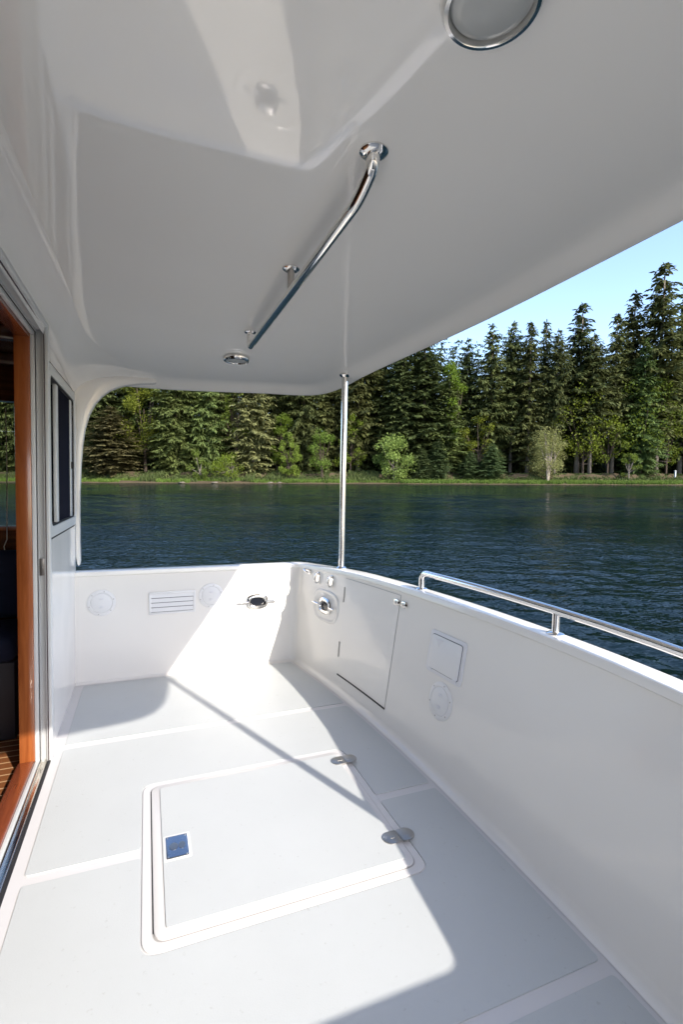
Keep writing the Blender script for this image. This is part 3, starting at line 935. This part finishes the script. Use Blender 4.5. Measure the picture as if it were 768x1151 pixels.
# water: one sheet, finer near the boat
m, nt, b = mat('lake_water')
b.inputs['Base Color'].default_value = (.002, .008, .009, 1); b.inputs['Roughness'].default_value = .04; b.inputs['IOR'].default_value = 1.333
tc = N(nt, 'ShaderNodeTexCoord')
def wn(scale, sx, sy, det, rot=0):
    mp = N(nt, 'ShaderNodeMapping'); mp.inputs['Scale'].default_value = (sx, sy, 1); mp.inputs['Rotation'].default_value = (0, 0, rot)
    nt.links.new(tc.outputs['Object'], mp.inputs['Vector'])
    n = N(nt, 'ShaderNodeTexNoise', i_Scale=scale, i_Detail=det, i_Roughness=.55, i_Distortion=.3)
    nt.links.new(mp.outputs[0], n.inputs['Vector']); return n
n1 = wn(2.3, .7, 1.3, 3.0, .35); n2 = wn(6.5, .8, 1.25, 2.0, .2); n3 = wn(.11, .6, 1, 3.0)
geo = N(nt, 'ShaderNodeNewGeometry'); ln = N(nt, 'ShaderNodeVectorMath', operation='LENGTH'); nt.links.new(geo.outputs['Position'], ln.inputs[0])
far = N(nt, 'ShaderNodeMapRange'); far.inputs[1].default_value = 10; far.inputs[2].default_value = 40; far.inputs[3].default_value = .0; far.inputs[4].default_value = .5
nt.links.new(ln.outputs['Value'], far.inputs[0])
mr = N(nt, 'ShaderNodeMapRange'); mr.inputs[1].default_value = .35; mr.inputs[2].default_value = .65; mr.inputs[3].default_value = .45; mr.inputs[4].default_value = 1.3
nt.links.new(n3.outputs['Fac'], mr.inputs[0])
f1 = N(nt, 'ShaderNodeMath', operation='MULTIPLY'); nt.links.new(n1.outputs['Fac'], f1.inputs[0]); nt.links.new(far.outputs[0], f1.inputs[1])
f2 = N(nt, 'ShaderNodeMath', operation='MULTIPLY_ADD'); f2.inputs[1].default_value = .24; nt.links.new(n2.outputs['Fac'], f2.inputs[0]); nt.links.new(f1.outputs[0], f2.inputs[2])
ml = N(nt, 'ShaderNodeMath', operation='MULTIPLY'); nt.links.new(f2.outputs[0], ml.inputs[0]); nt.links.new(mr.outputs[0], ml.inputs[1])
bp = N(nt, 'ShaderNodeBump', i_Strength=1.0, i_Distance=.17)
nt.links.new(ml.outputs[0], bp.inputs['Height']); nt.links.new(bp.outputs[0], b.inputs['Normal'])
df = N(nt, 'ShaderNodeBsdfDiffuse'); df.inputs[0].default_value = (.002, .009, .010, 1)
mw = N(nt, 'ShaderNodeMixShader'); mw.inputs[0].default_value = .38
nt.links.new(b.outputs[0], mw.inputs[1]); nt.links.new(df.outputs[0], mw.inputs[2]); nt.links.new(mw.outputs[0], nt.nodes['Material Output'].inputs[0])
WATER = m
import numpy as np
rg = np.random.default_rng(4)
NR = 330
rad_ = [0.3]
while rad_[-1] < 97: rad_.append(rad_[-1]+max(.07, rad_[-1]*.0125))
rad_ += [110, 150, 300, 900, 4500]
rad_ = np.array(rad_); NA = 900
ang = np.linspace(0, 2*PI, NA, endpoint=False)
RR_, AA = np.meshgrid(rad_, ang, indexing='ij')
Xw = RR_*np.cos(AA)-.3; Yw = RR_*np.sin(AA)+1.7
Zw = np.zeros_like(Xw)
space = np.maximum(RR_*2*PI/NA, np.maximum(.07, RR_*.0125))
for lam, amp, cnt in ((3.4, .006, 6), (1.6, .0045, 9), (.9, .0052, 12), (.52, .0047, 14), (.32, .0032, 14)):
    for k in range(cnt):
        l_ = lam*rg.uniform(.75, 1.3); th = yaw+.15+rg.normal(0, .62)
        kx_, ky_ = math.sin(th)*2*PI/l_, math.cos(th)*2*PI/l_
        ph = rg.uniform(0, 2*PI)
        fade = np.clip((l_/space-2.2)/2.5, 0, 1)
        q = np.sin(kx_*Xw+ky_*Yw+ph)
        Zw += amp*rg.uniform(.6, 1.3)/math.sqrt(cnt)*1.7*fade*(q+.35*(q*q-.5))
patchy = .75+.35*np.sin(Xw*.11+1.2*np.sin(Yw*.05))*np.sin(Yw*.16+.5)
Zw = Zw*patchy+WZ
Zw[RR_ > 105] = WZ
co = np.stack([Xw, Yw, Zw], -1).reshape(-1, 3)
I_ = np.arange(len(rad_)-1)[:, None]*NA; J_ = np.arange(NA)[None, :]; J2 = (J_+1) % NA
quads = np.stack([I_+J_, I_+NA+J_, I_+NA+J2, I_+J2], -1).reshape(-1, 4)
me = bpy.data.meshes.new('water')
me.vertices.add(len(co)); me.vertices.foreach_set('co', co.astype(np.float32).ravel())
me.loops.add(quads.size); me.loops.foreach_set('vertex_index', quads.astype(np.int32).ravel())
me.polygons.add(len(quads)); me.polygons.foreach_set('loop_start', np.arange(0, quads.size, 4, dtype=np.int32)); me.polygons.foreach_set('loop_total', np.full(len(quads), 4, dtype=np.int32))
me.polygons.foreach_set('use_smooth', np.ones(len(quads), dtype=bool))
me.update(calc_edges=True); me.validate(); me.materials.append(WATER)
wt = bpy.data.objects.new('water', me); col.objects.link(wt); wt['kind'] = 'structure'

# shore: grass strip, bank and rising forest floor
rnd = random.Random(3)
GR = plain('bank_grass', (.10, .17, .025), .9, .2, .45, .6, .05, 8)
EARTH = plain('bank_earth', (.085, .065, .04), .95, .1, .45, .35, .08, 3)
FLOOR = plain('forest_floor', (.03, .028, .015), .95, .1, .4, .4)


def shore_d(lat):
    return D0 + 1.2*math.sin(lat*.09+1)+.6*math.sin(lat*.31)+.3*math.sin(lat*.9)


def strip(name, m, rows, kind='structure', seed=0):
    rr = random.Random(seed)
    mb = MB(); LAT = [-190+i*1.0 for i in range(381)]
    loops = []
    for dd, z, j in rows:
        loops.append([lake(l, shore_d(l)+dd+rr.uniform(-j, j), z*(1+rr.uniform(-.15, .15))) for l in LAT])
    mb.rings(loops, closed=False, cap=False)
    o = mb.build(name, m, loc=lake(0, D0, 0), boat=False)
    if kind: o['kind'] = kind
    return o


strip('shore_bank', EARTH, [(-.6, -.3, .1), (0, .05, .1), (.5, .28, .1), (2.2, .5, .2), (3.2, 1.1, .2), (4.5, 1.75, .2), (5.5, 1.9, .1)], seed=1)
strip('forest_floor', FLOOR, [(5.4, 1.85, .1), (12, 2.2, .2), (22, 3.5, .3), (50, 8, .4), (90, 13, .5), (500, 18, .5)], seed=2)

# ---- foliage helpers: everything ends up as python lists of verts and faces
def leafmat(name, c, var=.35, trans=.25):
    m, nt, b = mat(name)
    tc = N(nt, 'ShaderNodeTexCoord'); oi = N(nt, 'ShaderNodeObjectInfo')
    n = N(nt, 'ShaderNodeTexNoise', i_Scale=.55, i_Detail=7.0, i_Roughness=.75)
    nt.links.new(tc.outputs['Object'], n.inputs['Vector'])
    cr = N(nt, 'ShaderNodeMixRGB'); cr.inputs[1].default_value = (c[0]*(1-var), c[1]*(1-var), c[2]*(1-var), 1); cr.inputs[2].default_value = (c[0]*(1+var)*1.05, c[1]*(1+var), c[2]*(1+var), 1)
    nt.links.new(n.outputs['Fac'], cr.inputs[0])
    hs = N(nt, 'ShaderNodeHueSaturation')
    m1 = N(nt, 'ShaderNodeMapRange'); m1.inputs[3].default_value = .485; m1.inputs[4].default_value = .525; nt.links.new(oi.outputs['Random'], m1.inputs[0])
    m2 = N(nt, 'ShaderNodeMath', operation='FRACT'); m3 = N(nt, 'ShaderNodeMath', operation='MULTIPLY'); m3.inputs[1].default_value = 7.3
    nt.links.new(oi.outputs['Random'], m3.inputs[0]); nt.links.new(m3.outputs[0], m2.inputs[0])
    m4 = N(nt, 'ShaderNodeMapRange'); m4.inputs[3].default_value = .78; m4.inputs[4].default_value = 1.25; nt.links.new(m2.outputs[0], m4.inputs[0])
    nt.links.new(m1.outputs[0], hs.inputs['Hue']); nt.links.new(m4.outputs[0], hs.inputs['Value'])
    nt.links.new(cr.outputs[0], hs.inputs['Color']); nt.links.new(hs.outputs[0], b.inputs['Base Color'])
    b.inputs['Roughness'].default_value = .6; b.inputs['Specular IOR Level'].default_value = .25
    tr = N(nt, 'ShaderNodeBsdfTranslucent'); nt.links.new(hs.outputs[0], tr.inputs[0])
    mxs = N(nt, 'ShaderNodeMixShader'); mxs.inputs[0].default_value = trans
    out = nt.nodes['Material Output']
    nt.links.new(b.outputs[0], mxs.inputs[1]); nt.links.new(tr.outputs[0], mxs.inputs[2]); nt.links.new(mxs.outputs[0], out.inputs[0])
    return m


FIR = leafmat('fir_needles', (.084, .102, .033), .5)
CEDAR = leafmat('cedar_needles', (.10, .135, .040), .45)
BROWN = leafmat('brown_cedar_needles', (.165, .165, .068), .45)
MAPLE = leafmat('maple_leaves', (.15, .20, .022), .3, .45)
LIME = leafmat('lime_leaves', (.16, .22, .035), .3, .45)
PALE = leafmat('pale_leaves', (.19, .21, .075), .3, .4)
BUSH = leafmat('bush_leaves', (.19, .25, .06), .3, .4)
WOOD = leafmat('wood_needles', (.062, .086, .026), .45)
YOUNG = leafmat('young_needles', (.085, .13, .05), .35)
BARK = plain('bark', (.19, .165, .14), .9, .1, .3, 3)
BARKD = plain('dark_bark', (.07, .055, .042), .9, .1, .3, 3)
BARKP = plain('pale_bark', (.30, .26, .21), .9, .1, .3, 3)


def spray(V, F, p, d, L, w, rr, droop=.35):
    """one flat needle spray: a kinked tapering blade"""
    side = d.cross(Vector((0, 0, 1)))
    if side.length < 1e-3: side = Vector((1, 0, 0))
    side.normalize()
    side = (side + Vector((0, 0, rr.uniform(-.7, .7)))).normalized()
    m_ = p + d*L*.5 + Vector((0, 0, -droop*L*.15))
    e = p + d*L + Vector((0, 0, -droop*L*.6))
    i = len(V)
    V += [p, m_+side*w*.5, e, m_-side*w*.5]
    F.append((i, i+1, i+2, i+3))


def conifer(seed, h=35., rad=5.0, bare=.08, levels=44, per=6, shape=1.0, droop=.35, dens=1.0, top=.06, ragged=.35):
    rr = random.Random(seed); V = []; F = []
    gapdir = [rr.uniform(0, 2*PI) for _ in range(5)]
    for i in range(levels):
        t = (i+rr.random()*.8)/levels
        z = h*(bare+(1-bare)*t)+rr.uniform(-.25, .25)
        env = min(1, (1-t)**(.72*shape)*1.05+.02)*(1-.45*max(0, .25-t)/.25)
        for k in range(per if t < .85 else max(3, per-2)):
            a = 2*PI*(k/per)+rr.uniform(-.6, .6)+i*1.1
            L = rad*env*rr.uniform(1-ragged, 1+ragged*.6)
            if rr.random() < .08: L *= .4
            if L < .35: L = .35
            up = .3*(t-.35)-.12+rr.uniform(-.25, .25)
            d = Vector((math.cos(a), math.sin(a), up))
            z_ = z+rr.uniform(-.9, .9)*(1-.7*t)
            ns = max(3, int(L*3.1*dens))
            for s in range(ns):
                q = (s+.6)/ns
                pt = Vector((0, 0, z_))+d*L*q+Vector((0, 0, -droop*L*q*q*.5+.12*L*q**4))
                wd = (1-q)*.9+.35
                for sgn in (-1, 1, -1):
                    sa = a+sgn*rr.uniform(.5, 1.3)
                    dd = Vector((math.cos(sa), math.sin(sa), rr.uniform(-1.0, .3)))
                    spray(V, F, pt, dd, wd*rr.uniform(.5, 1.15)*min(1.2, .45+L*.2), rr.uniform(.18, .36), rr, .5)
                if rr.random() < .7:
                    spray(V, F, pt, Vector((math.cos(a), math.sin(a), rr.uniform(-1.1, .5))), rr.uniform(.5, .9), rr.uniform(.25, .45), rr, .3)
    # leader
    for k in range(8):
        a = rr.uniform(0, 2*PI)
        spray(V, F, Vector((0, 0, h*(1-.025*k*.3))), Vector((math.cos(a)*.4, math.sin(a)*.4, .7)), .7, .25, rr, 0)
    return V, F


def broadleaf(seed, h=8., rad=3., base=.25, clumps=26, leaves=150, size=.28):
    rr = random.Random(seed); V = []; F = []; C = []
    for c in range(clumps):
        a = rr.uniform(0, 2*PI); t = rr.random()
        z = h*(base+(1-base)*t); rr_ = rad*math.sqrt(max(.05, 1-((t-.42)/.62)**2))*rr.uniform(.3, 1)
        cp = Vector((math.cos(a)*rr_, math.sin(a)*rr_, z)); C.append(cp)
        cr_ = rad*rr.uniform(.22, .40)
        for l in range(leaves):
            n_ = Vector((rr.gauss(0, 1), rr.gauss(0, 1), rr.gauss(0, .8))).normalized()
            p = cp+n_*cr_*rr.uniform(.45, 1.08)
            q = Vector((rr.gauss(0, 1), rr.gauss(0, 1), rr.gauss(0, 1)+.3)).normalized()
            u_ = q.orthogonal().normalized(); v_ = q.cross(u_)
            s = size*rr.uniform(.6, 1.2)
            i = len(V)
            V += [p-u_*s*.5, p+v_*s*.32, p+u_*s*.5, p-v_*s*.32]; F.append((i, i+1, i+2, i+3))
    return V, F, C


def mesh_from(name, V, F, m):
    me = bpy.data.meshes.new(name); me.from_pydata([tuple(v) for v in V], [], F); me.materials.append(m); me.update()
    return me


def trunk_mesh(name, h, r0, m, lean=0, limbs=(), crown_h=.95, seed=0, stubs=0):
    rr = random.Random(seed); mb = MB()
    pts = [Vector((lean*(k/6)**1.3*h+rr.uniform(-.05, .05)*r0*2, rr.uniform(-.05, .05), h*crown_h*k/6-.4*(k == 0))) for k in range(7)]
    mb.tube(pts, [r0*(1-.8*k/6)*(1.25 if k == 0 else 1) for k in range(7)], 9)
    for lp in limbs:
        p0 = pts[2].lerp(pts[4], rr.random())*rr.uniform(.35, .9)
        mid = (p0+lp)/2+Vector((0, 0, -.1*h*.1))
        mb.tube([p0, mid, lp], [r0*.45, r0*.3, r0*.1], 6)
    for k in range(stubs):
        z = h*rr.uniform(.06, .7); a = rr.uniform(0, 2*PI); L = rr.uniform(.5, 1.8)
        mb.tube([(0, 0, z), (math.cos(a)*L, math.sin(a)*L, z-.15*L)], [.05, .02], 4)
    me = bpy.data.meshes.new(name)
    mb.bm.to_mesh(me); mb.bm.free(); me.materials.append(m)
    for p in me.polygons: p.use_smooth = True
    return me


H0 = 30.
CON = {}
specs = {
    'a': dict(rad=4.6, bare=.03, levels=54, per=8, shape=.85, droop=.45, ragged=.45),
    'b': dict(rad=4.4, bare=.12, levels=50, per=7, shape=.75, droop=.3, ragged=.55),
    'c': dict(rad=4.2, bare=.22, levels=44, per=7, shape=.8, droop=.25, ragged=.55),
    'd': dict(rad=5.2, bare=.02, levels=54, per=8, shape=.7, droop=.6, ragged=.35),
    'e': dict(rad=3.8, bare=.08, levels=50, per=7, shape=.85, droop=.35, ragged=.5),
    'f': dict(rad=4.6, bare=.34, levels=40, per=7, shape=.65, droop=.3, ragged=.55),
}
for i, (k, s) in enumerate(specs.items()):
    CON[k] = conifer(20+i, H0, **s)
MESH = {}


def crown_mesh(k, m):
    if (k, m.name) not in MESH: MESH[(k, m.name)] = mesh_from('crown', *CON[k], m)
    return MESH[(k, m.name)]


TR = {}
PXM = 555.226


def px_lat(px, dep):            # photograph column -> sideways distance at this depth (only used to lay the wood out once)
    return (px-384)/PXM*dep


def place_tree(name, px, dd, h, w, kind, m, label, cat='tree', bark=None, rot=None, lean=0, group='tall conifers along the far shore'):
    dep = D0+dd; lat = px_lat(px, dep)
    gz = 1.9 if dd > 4.5 else .45+(dd-1)*.35
    if dd > 12: gz = 2.2+(dd-12)*.13
    o = thing(name, label, cat, group=group, boat=False, mat=None, loc=lake(lat, dep+shore_d(lat)-D0, gz-.2))
    o.rotation_euler = (R(lean), R(lean*.6), rnd.uniform(0, 6.28) if rot is None else rot)
    sx = 1.28*w/(2*specs[kind]['rad']*.92); sz = h/H0
    cr = bpy.data.objects.new('crown', crown_mesh(kind, m)); col.objects.link(cr); cr.parent = o; cr.scale = (sx, sx, sz)
    bk = bark or BARK
    key = ('trunk', bk.name, kind)
    if key not in TR: TR[key] = trunk_mesh('trunk', H0, .32, bk, seed=len(TR), stubs=22)
    tk = bpy.data.objects.new('trunk', TR[key]); col.objects.link(tk); tk.parent = o; tk.scale = (max(.7, sx), max(.7, sx), sz)
    return o


G1 = 'tall conifers along the far shore'
# column, set-back, height, width, crown kind, material, label
TREES = [
    (103, 10, 34, 10, 'd', FIR, 'dark conifer rising behind the brown bushy cedar at the far left of the view'),
    (121, 5, 13.0, 9.5, 'a', BROWN, 'squat brown and green cedar, leftmost on the shore beside the white wing panel'),
    (152, 14, 32, 8, 'b', CEDAR, 'yellowish green conifer standing back between the brown cedar and the wide drooping fir'),
    (194, 6, 27, 8.5, 'd', CEDAR, 'wide fir with drooping boughs down to the water, second from the left on the shore'),
    (232, 8, 32, 7.5, 'a', CEDAR, 'mid green fir directly behind the small bright shrub on the left shore'),
    (250, 11, 35, 8, 'a', FIR, 'dark fir between the mid green fir and the brown bare-trunked one'),
    (279, 6, 27, 8.5, 'a', BROWN, 'greyish brown fir with its pale trunk showing, left of the round maple'),
    (306, 12, 35, 8, 'b', FIR, 'dark fir standing behind the two bright maples left of the roof post'),
    (336, 9, 34, 8.5, 'd', FIR, 'dense dark fir behind the small tree left of the roof post'),
    (363, 12, 34, 8, 'a', FIR, 'dark fir immediately left of the stainless roof post'),
    (396, 9, 33, 9, 'b', FIR, 'open dark fir immediately right of the stainless roof post'),
    (424, 13, 31, 9, 'a', FIR, 'dark fir rising behind the big light green bush'),
    (446, 8, 25.5, 8, 'd', FIR, 'broad olive fir over the right half of the big light green bush'),
    (470, 8, 27.5, 11, 'a', FIR, 'widest fir at the roof edge where the sky first shows'),
    (497, 6, 19, 6, 'e', CEDAR, 'shorter fir below the yellow-green maple top beside the widest fir'),
    (517, 11, 27.5, 6.5, 'b', FIR, 'thin fir with a small tufted top, first one against open sky'),
    (543, 9, 29.5, 7.5, 'b', FIR, 'pointed fir second against the open sky, left of the tight group of three'),
    (563, 12, 30.5, 6.5, 'f', FIR, 'slim fir, left one of the tight group of three tops against the sky'),
    (582, 9, 30, 6.5, 'e', FIR, 'slim fir, middle one of the tight group of three tops against the sky'),
    (598, 11, 30.5, 5.5, 'e', FIR, 'slim fir, right one of the tight group of three tops against the sky'),
    (612, 8, 28, 5.5, 'f', FIR, 'lowest slim fir tucked against the left flank of the isolated broad fir'),
    (638, 9, 33.5, 9.0, 'c', FIR, 'isolated broad fir standing above its neighbours in the gap of blue sky'),
    (652, 7, 27, 7, 'f', FIR, 'fir with a long bare pale trunk just right of the isolated broad fir'),
    (675, 9, 31.5, 7, 'c', FIR, 'pointed fir on the left shoulder of the tallest group'),
    (695, 11, 36.5, 8.5, 'c', FIR, 'tall fir immediately left of the tallest one'),
    (727, 8, 41.0, 11.5, 'c', FIR, 'tallest fir of the shore with a tiered ragged top high in the sky'),
    (709, 6, 26, 7, 'a', CEDAR, 'olive fir with low branches in front of the two tallest firs'),
    (757, 10, 37.5, 9, 'b', FIR, 'tall fir right of the tallest one at the right edge'),
]
for px, dd, h, w_, k, mt, lb in TREES:
    place_tree('fir_tree', px, dd, h, w_, k, mt, lb, group=G1)
# more of the shore outside the picture's edges
G2 = 'conifers of the shore beyond the picture edge'
for px, dd, h, w_, k, mt in [(790, 8, 35, 9, 'a', FIR), (815, 11, 38, 9, 'b', FIR), (842, 8, 32, 9, 'd', CEDAR), (870, 10, 36, 9, 'b', FIR), (900, 8, 33, 9, 'a', FIR), (935, 10, 35, 9, 'b', FIR),
                             (76, 8, 33, 9, 'a', FIR), (48, 9, 35, 9, 'b', CEDAR), (20, 8, 31, 9, 'd', FIR), (-8, 9, 33, 9, 'a', CEDAR), (-40, 9, 33, 9, 'b', FIR), (-75, 9, 34, 10, 'a', FIR)]:
    place_tree('fir_tree', px, dd, h, w_, k, mt, 'fir of the far shore standing outside the edge of the view', group=G2)


def place_broad(name, px, dd, h, w_, seed, m, label, size=.3, clumps=26, leaves=130, base=.22, bark=None, stems=1, cat='tree'):
    bark = bark or BARKD
    dep = D0+dd; lat = px_lat(px, dep)
    gz = .4+max(0, min(dd, 5)-.8)*.33
    if dd > 8: gz = 2.1
    V, F, C = broadleaf(seed, h, w_/2, base, clumps, leaves, size)
    o = thing(name, label, cat, boat=False, loc=lake(lat, dep+shore_d(lat)-D0, gz-.1))
    cr = bpy.data.objects.new('crown', mesh_from('crown', V, F, m)); col.objects.link(cr); cr.parent = o
    rr = random.Random(seed+5)
    mb = MB()
    for s in range(stems):
        ax, ay = rr.uniform(-.15, .15)*w_*.5*(stems > 1), rr.uniform(-.1, .1)
        mb.tube([(ax*.3, ay, -.3), (ax, ay, h*.25), (ax*2, ay, h*.62)], [.03*h**.8, .022*h**.8, .008*h**.8], 8)
    for cp in rr.sample(C, min(len(C), 14)):
        mb.tube([(0, 0, h*rr.uniform(.12, .4)), (cp+Vector((0, 0, h*.2)))*.5, cp], [.013*h**.8, .009*h**.8, .004*h], 6)
    me = bpy.data.meshes.new('trunk'); mb.bm.to_mesh(me); mb.bm.free(); me.materials.append(bark)
    tk = bpy.data.objects.new('trunk', me); col.objects.link(tk); tk.parent = o
    return o


place_broad('maple_tree', 158, 8, 21, 10, 101, MAPLE, 'yellow-green leafy tree glowing between the brown cedar and the drooping fir', .4, 40, 150)
place_broad('maple_tree', 212, 10, 17, 6, 108, MAPLE, 'green leafy tree peeping between the drooping fir and the mid green fir', .4, 24, 110)
place_broad('maple_tree', 311, 6, 11.5, 6, 102, MAPLE, 'bright maple behind the slender tree left of the roof post', .34, 26, 150)
place_broad('small_tree', 319, 3.0, 8.5, 4.4, 103, LIME, 'slender bright green tree by the water, right of the brown fir', .28, 26, 130, .08, BARKD, 2)
place_broad('small_tree', 356, 3.0, 8.6, 6.0, 104, LIME, 'bright green tree with a forked trunk nearest to the roof post on its left', .28, 24, 120, .22, BARKD, 2)
place_broad('round_bush', 437, 2.6, 7.6, 8.4, 105, BUSH, 'large round light green bush at the water right of the roof post', .36, 44, 150, .05, BARK, 3, 'bush')
place_broad('maple_tree', 501, 7, 21.5, 6, 106, MAPLE, 'yellow-green maple top showing beside the widest fir', .42, 30, 150, .3)
place_broad('pale_tree', 605, 2.2, 8.8, 7.8, 107, PALE, 'round pale green tree with white forked trunks standing alone on the right bank', .26, 46, 150, .20, BARKP, 4)
place_broad('maple_tree', 644, 7.5, 16, 12, 109, MAPLE, 'lime green leafy tree glowing between the trunks below the isolated broad fir', .45, 44, 60, .3)
place_broad('maple_tree', 708, 6.8, 18, 13, 110, MAPLE, 'lime green leafy tree glowing between the trunks below the tallest firs', .45, 50, 60, .3)
place_broad('maple_tree', 420, 12, 17, 5, 113, MAPLE, 'green leafy tree in a gap above the big light green bush', .42, 16, 90, .4)
place_broad('maple_tree', 672, 6.2, 12, 7, 115, MAPLE, 'low leafy tree between the long bare trunk and the tall firs', .38, 26, 90, .2)
place_broad('maple_tree', 530, 6.6, 13, 7, 116, MAPLE, 'leafy tree half hidden behind the thin fir with the tufted top', .38, 22, 80, .3)
place_broad('maple_tree', 743, 6.4, 14, 7, 117, MAPLE, 'leafy tree right of the tallest fir above the marker post', .38, 24, 90, .2)
place_broad('maple_tree', 262, 7.2, 20, 6, 118, LIME, 'leafy tree rising between the shrubs and the brown fir', .4, 24, 110, .3)
place_broad('maple_tree', 388, 6.5, 12, 6, 119, MAPLE, 'leafy tree just right of the roof post low on the bank', .36, 22, 110, .15)
place_broad('shrub', 221, 2.2, 5.2, 4.0, 111, LIME, 'small bright shrub at the water in front of the mid green fir', .24, 16, 130, .03, BARK, 2, 'shrub')
place_broad('shrub', 255, 2.4, 4.2, 6.0, 114, MAPLE, 'low spreading green shrub at the water left of the brown fir', .24, 20, 120, .03, BARK, 2, 'shrub')
place_broad('shrub', 694, 3.2, 4.6, 3.6, 112, LIME, 'small green shrub at the foot of the tall firs on the right bank', .22, 14, 90, .15, BARK, 2, 'shrub')
for px, h, w_, lb in ((545, 6.6, 6.0, 'young fir with light tips on the bank left of the pale forked tree'), (486, 7.4, 5.5, 'young dark fir on the bank right of the big round bush'), (522, 5.2, 5.2, 'low young fir between the two other young firs on the bank'), (468, 5.8, 5.2, 'young drooping fir touching the right side of the big round bush')):
    place_tree('young_fir', px, 3.4, h, w_*.72, 'd', YOUNG, lb, group='young firs on the bank')

# the wood behind: one mass
print('wood')
V = []; F = []
rr = random.Random(11)
WV = []
keys = ['a', 'd', 'e']
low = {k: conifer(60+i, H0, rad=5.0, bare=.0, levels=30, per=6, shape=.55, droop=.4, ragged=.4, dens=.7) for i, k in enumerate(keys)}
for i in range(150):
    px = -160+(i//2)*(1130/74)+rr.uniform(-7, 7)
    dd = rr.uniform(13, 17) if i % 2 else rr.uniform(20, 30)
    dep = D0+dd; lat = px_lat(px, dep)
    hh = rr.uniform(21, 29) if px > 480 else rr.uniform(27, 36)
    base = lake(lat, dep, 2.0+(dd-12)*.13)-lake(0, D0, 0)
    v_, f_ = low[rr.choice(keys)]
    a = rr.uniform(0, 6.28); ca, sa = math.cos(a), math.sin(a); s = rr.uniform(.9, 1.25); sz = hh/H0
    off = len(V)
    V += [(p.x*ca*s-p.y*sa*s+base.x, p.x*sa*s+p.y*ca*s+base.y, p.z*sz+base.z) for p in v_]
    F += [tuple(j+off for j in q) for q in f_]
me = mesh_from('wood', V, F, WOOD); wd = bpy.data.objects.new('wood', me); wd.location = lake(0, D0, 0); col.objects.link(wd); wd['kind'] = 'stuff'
tag(wd, 'dense dark mass of conifers behind the trees of the shore', 'wood')

# undergrowth and grass of the bank
def scatter(name, m, n, fn, seed, kindlabel, cat):
    rr = random.Random(seed); V = []; F = []; O = lake(0, D0, 0)
    for i in range(n):
        p, s, hgt = fn(rr)
        for k in range(3):
            a = rr.uniform(0, 2*PI); d_ = Vector((math.cos(a), math.sin(a), 0)); q = p-O
            tip = q+Vector((rr.uniform(-.4, .4)*s, rr.uniform(-.4, .4)*s, hgt*rr.uniform(.6, 1.2)))
            j = len(V); V += [q-d_*s*.3, q+d_*s*.3, tip]; F.append((j, j+1, j+2))
    me = mesh_from(name, V, F, m); o = bpy.data.objects.new(name, me); o.location = O; col.objects.link(o); o['kind'] = 'stuff'
    tag(o, kindlabel, cat)


def gfn(rr):
    lat = rr.uniform(-95, 85); d_ = rr.uniform(.1, 2.4) if lat > 10 else rr.uniform(.2, 1.8)
    if lat < 10 and math.sin(lat*.35)+math.sin(lat*.13+2) < -.4: d_ = rr.uniform(1.5, 3)
    return lake(lat, shore_d(lat)+d_, .05+d_*.18), rr.uniform(.15, .35), rr.uniform(.25, .65)
def ufn(rr):
    lat = rr.uniform(-95, 85)
    cl = math.sin(lat*.55)*math.sin(lat*.23+1)+.5*math.sin(lat*1.3)
    left = lat < 8
    d_ = rr.uniform((.4 if cl > .1 else 1.6) if left else 2.6, 8)
    hh = rr.uniform(.25, .7)*((1.5 if cl > .3 else .8) if left else .7)
    return lake(lat, shore_d(lat)+d_, .2+min(max(d_-.5, 0), 5)*.3), rr.uniform(.3, .7), hh
scatter('grass', leafmat('grass_blades', (.11, .165, .028), .45, .3), 26000, gfn, 5, 'bright green grass along the waterline of the far shore', 'grass')
scatter('undergrowth', leafmat('undergrowth_leaves', (.07, .092, .027), .6, .25), 22000, ufn, 6, 'low tangled undergrowth on the bank under the trees', 'undergrowth')

# pale rocks / driftwood on the left waterline, marker post on the right bank
ROCK = plain('shore_rock', (.15, .13, .10), .9, .2, .4, 2)
for px, s, lb in ((201, 1.1, 'pale rock at the waterline in front of the drooping fir'), (238, .8, 'small pale rock at the waterline right of the bright shrub'), (297, .8, 'pale flat stone at the waterline right of the brown fir'), (308, .7, 'small pale stone at the waterline under the slender bright tree')):
    lat = px_lat(px, D0); rr = random.Random(px)
    mb = MB(); bm2 = bmesh.new(); bmesh.ops.create_icosphere(bm2, subdivisions=2, radius=1)
    P = lake(lat, shore_d(lat)+.35, .12)
    for v_ in bm2.verts:
        k = 1+rr.uniform(-.2, .2)
        v_.co = Vector((v_.co.x*s*.75*k, v_.co.y*s*.5*k, v_.co.z*.2*k))+P
    mb.merge(bm2); o = mb.build('shore_rock', ROCK, loc=P, boat=False, angle=20); tag(o, lb, 'rock', 'pale rocks on the far waterline')
lat = px_lat(752, D0+4); P = lake(lat, shore_d(lat)+3.6, 1.25)
t = thing('marker_post', 'small pale marker post on the right bank below the rightmost firs', 'post', P, boat=False)
mb = MB(); mb.box(P+Vector((-.12, -.12, -.2)), P+Vector((.12, .12, 1.3)), .02); mb.build('shaft', plain('post_paint', (.45, .5, .55), .6), t)
mb = MB(); mb.lathe([(.2, 1.3), (.2, 1.42), (.1, 1.5), (0, 1.5)], Matrix.Translation(P), 14); mb.build('cap', plain('post_cap', (.5, .52, .52), .5), t)
print('faces', sum(len(o.data.polygons) for o in bpy.data.objects if o.type == 'MESH'))
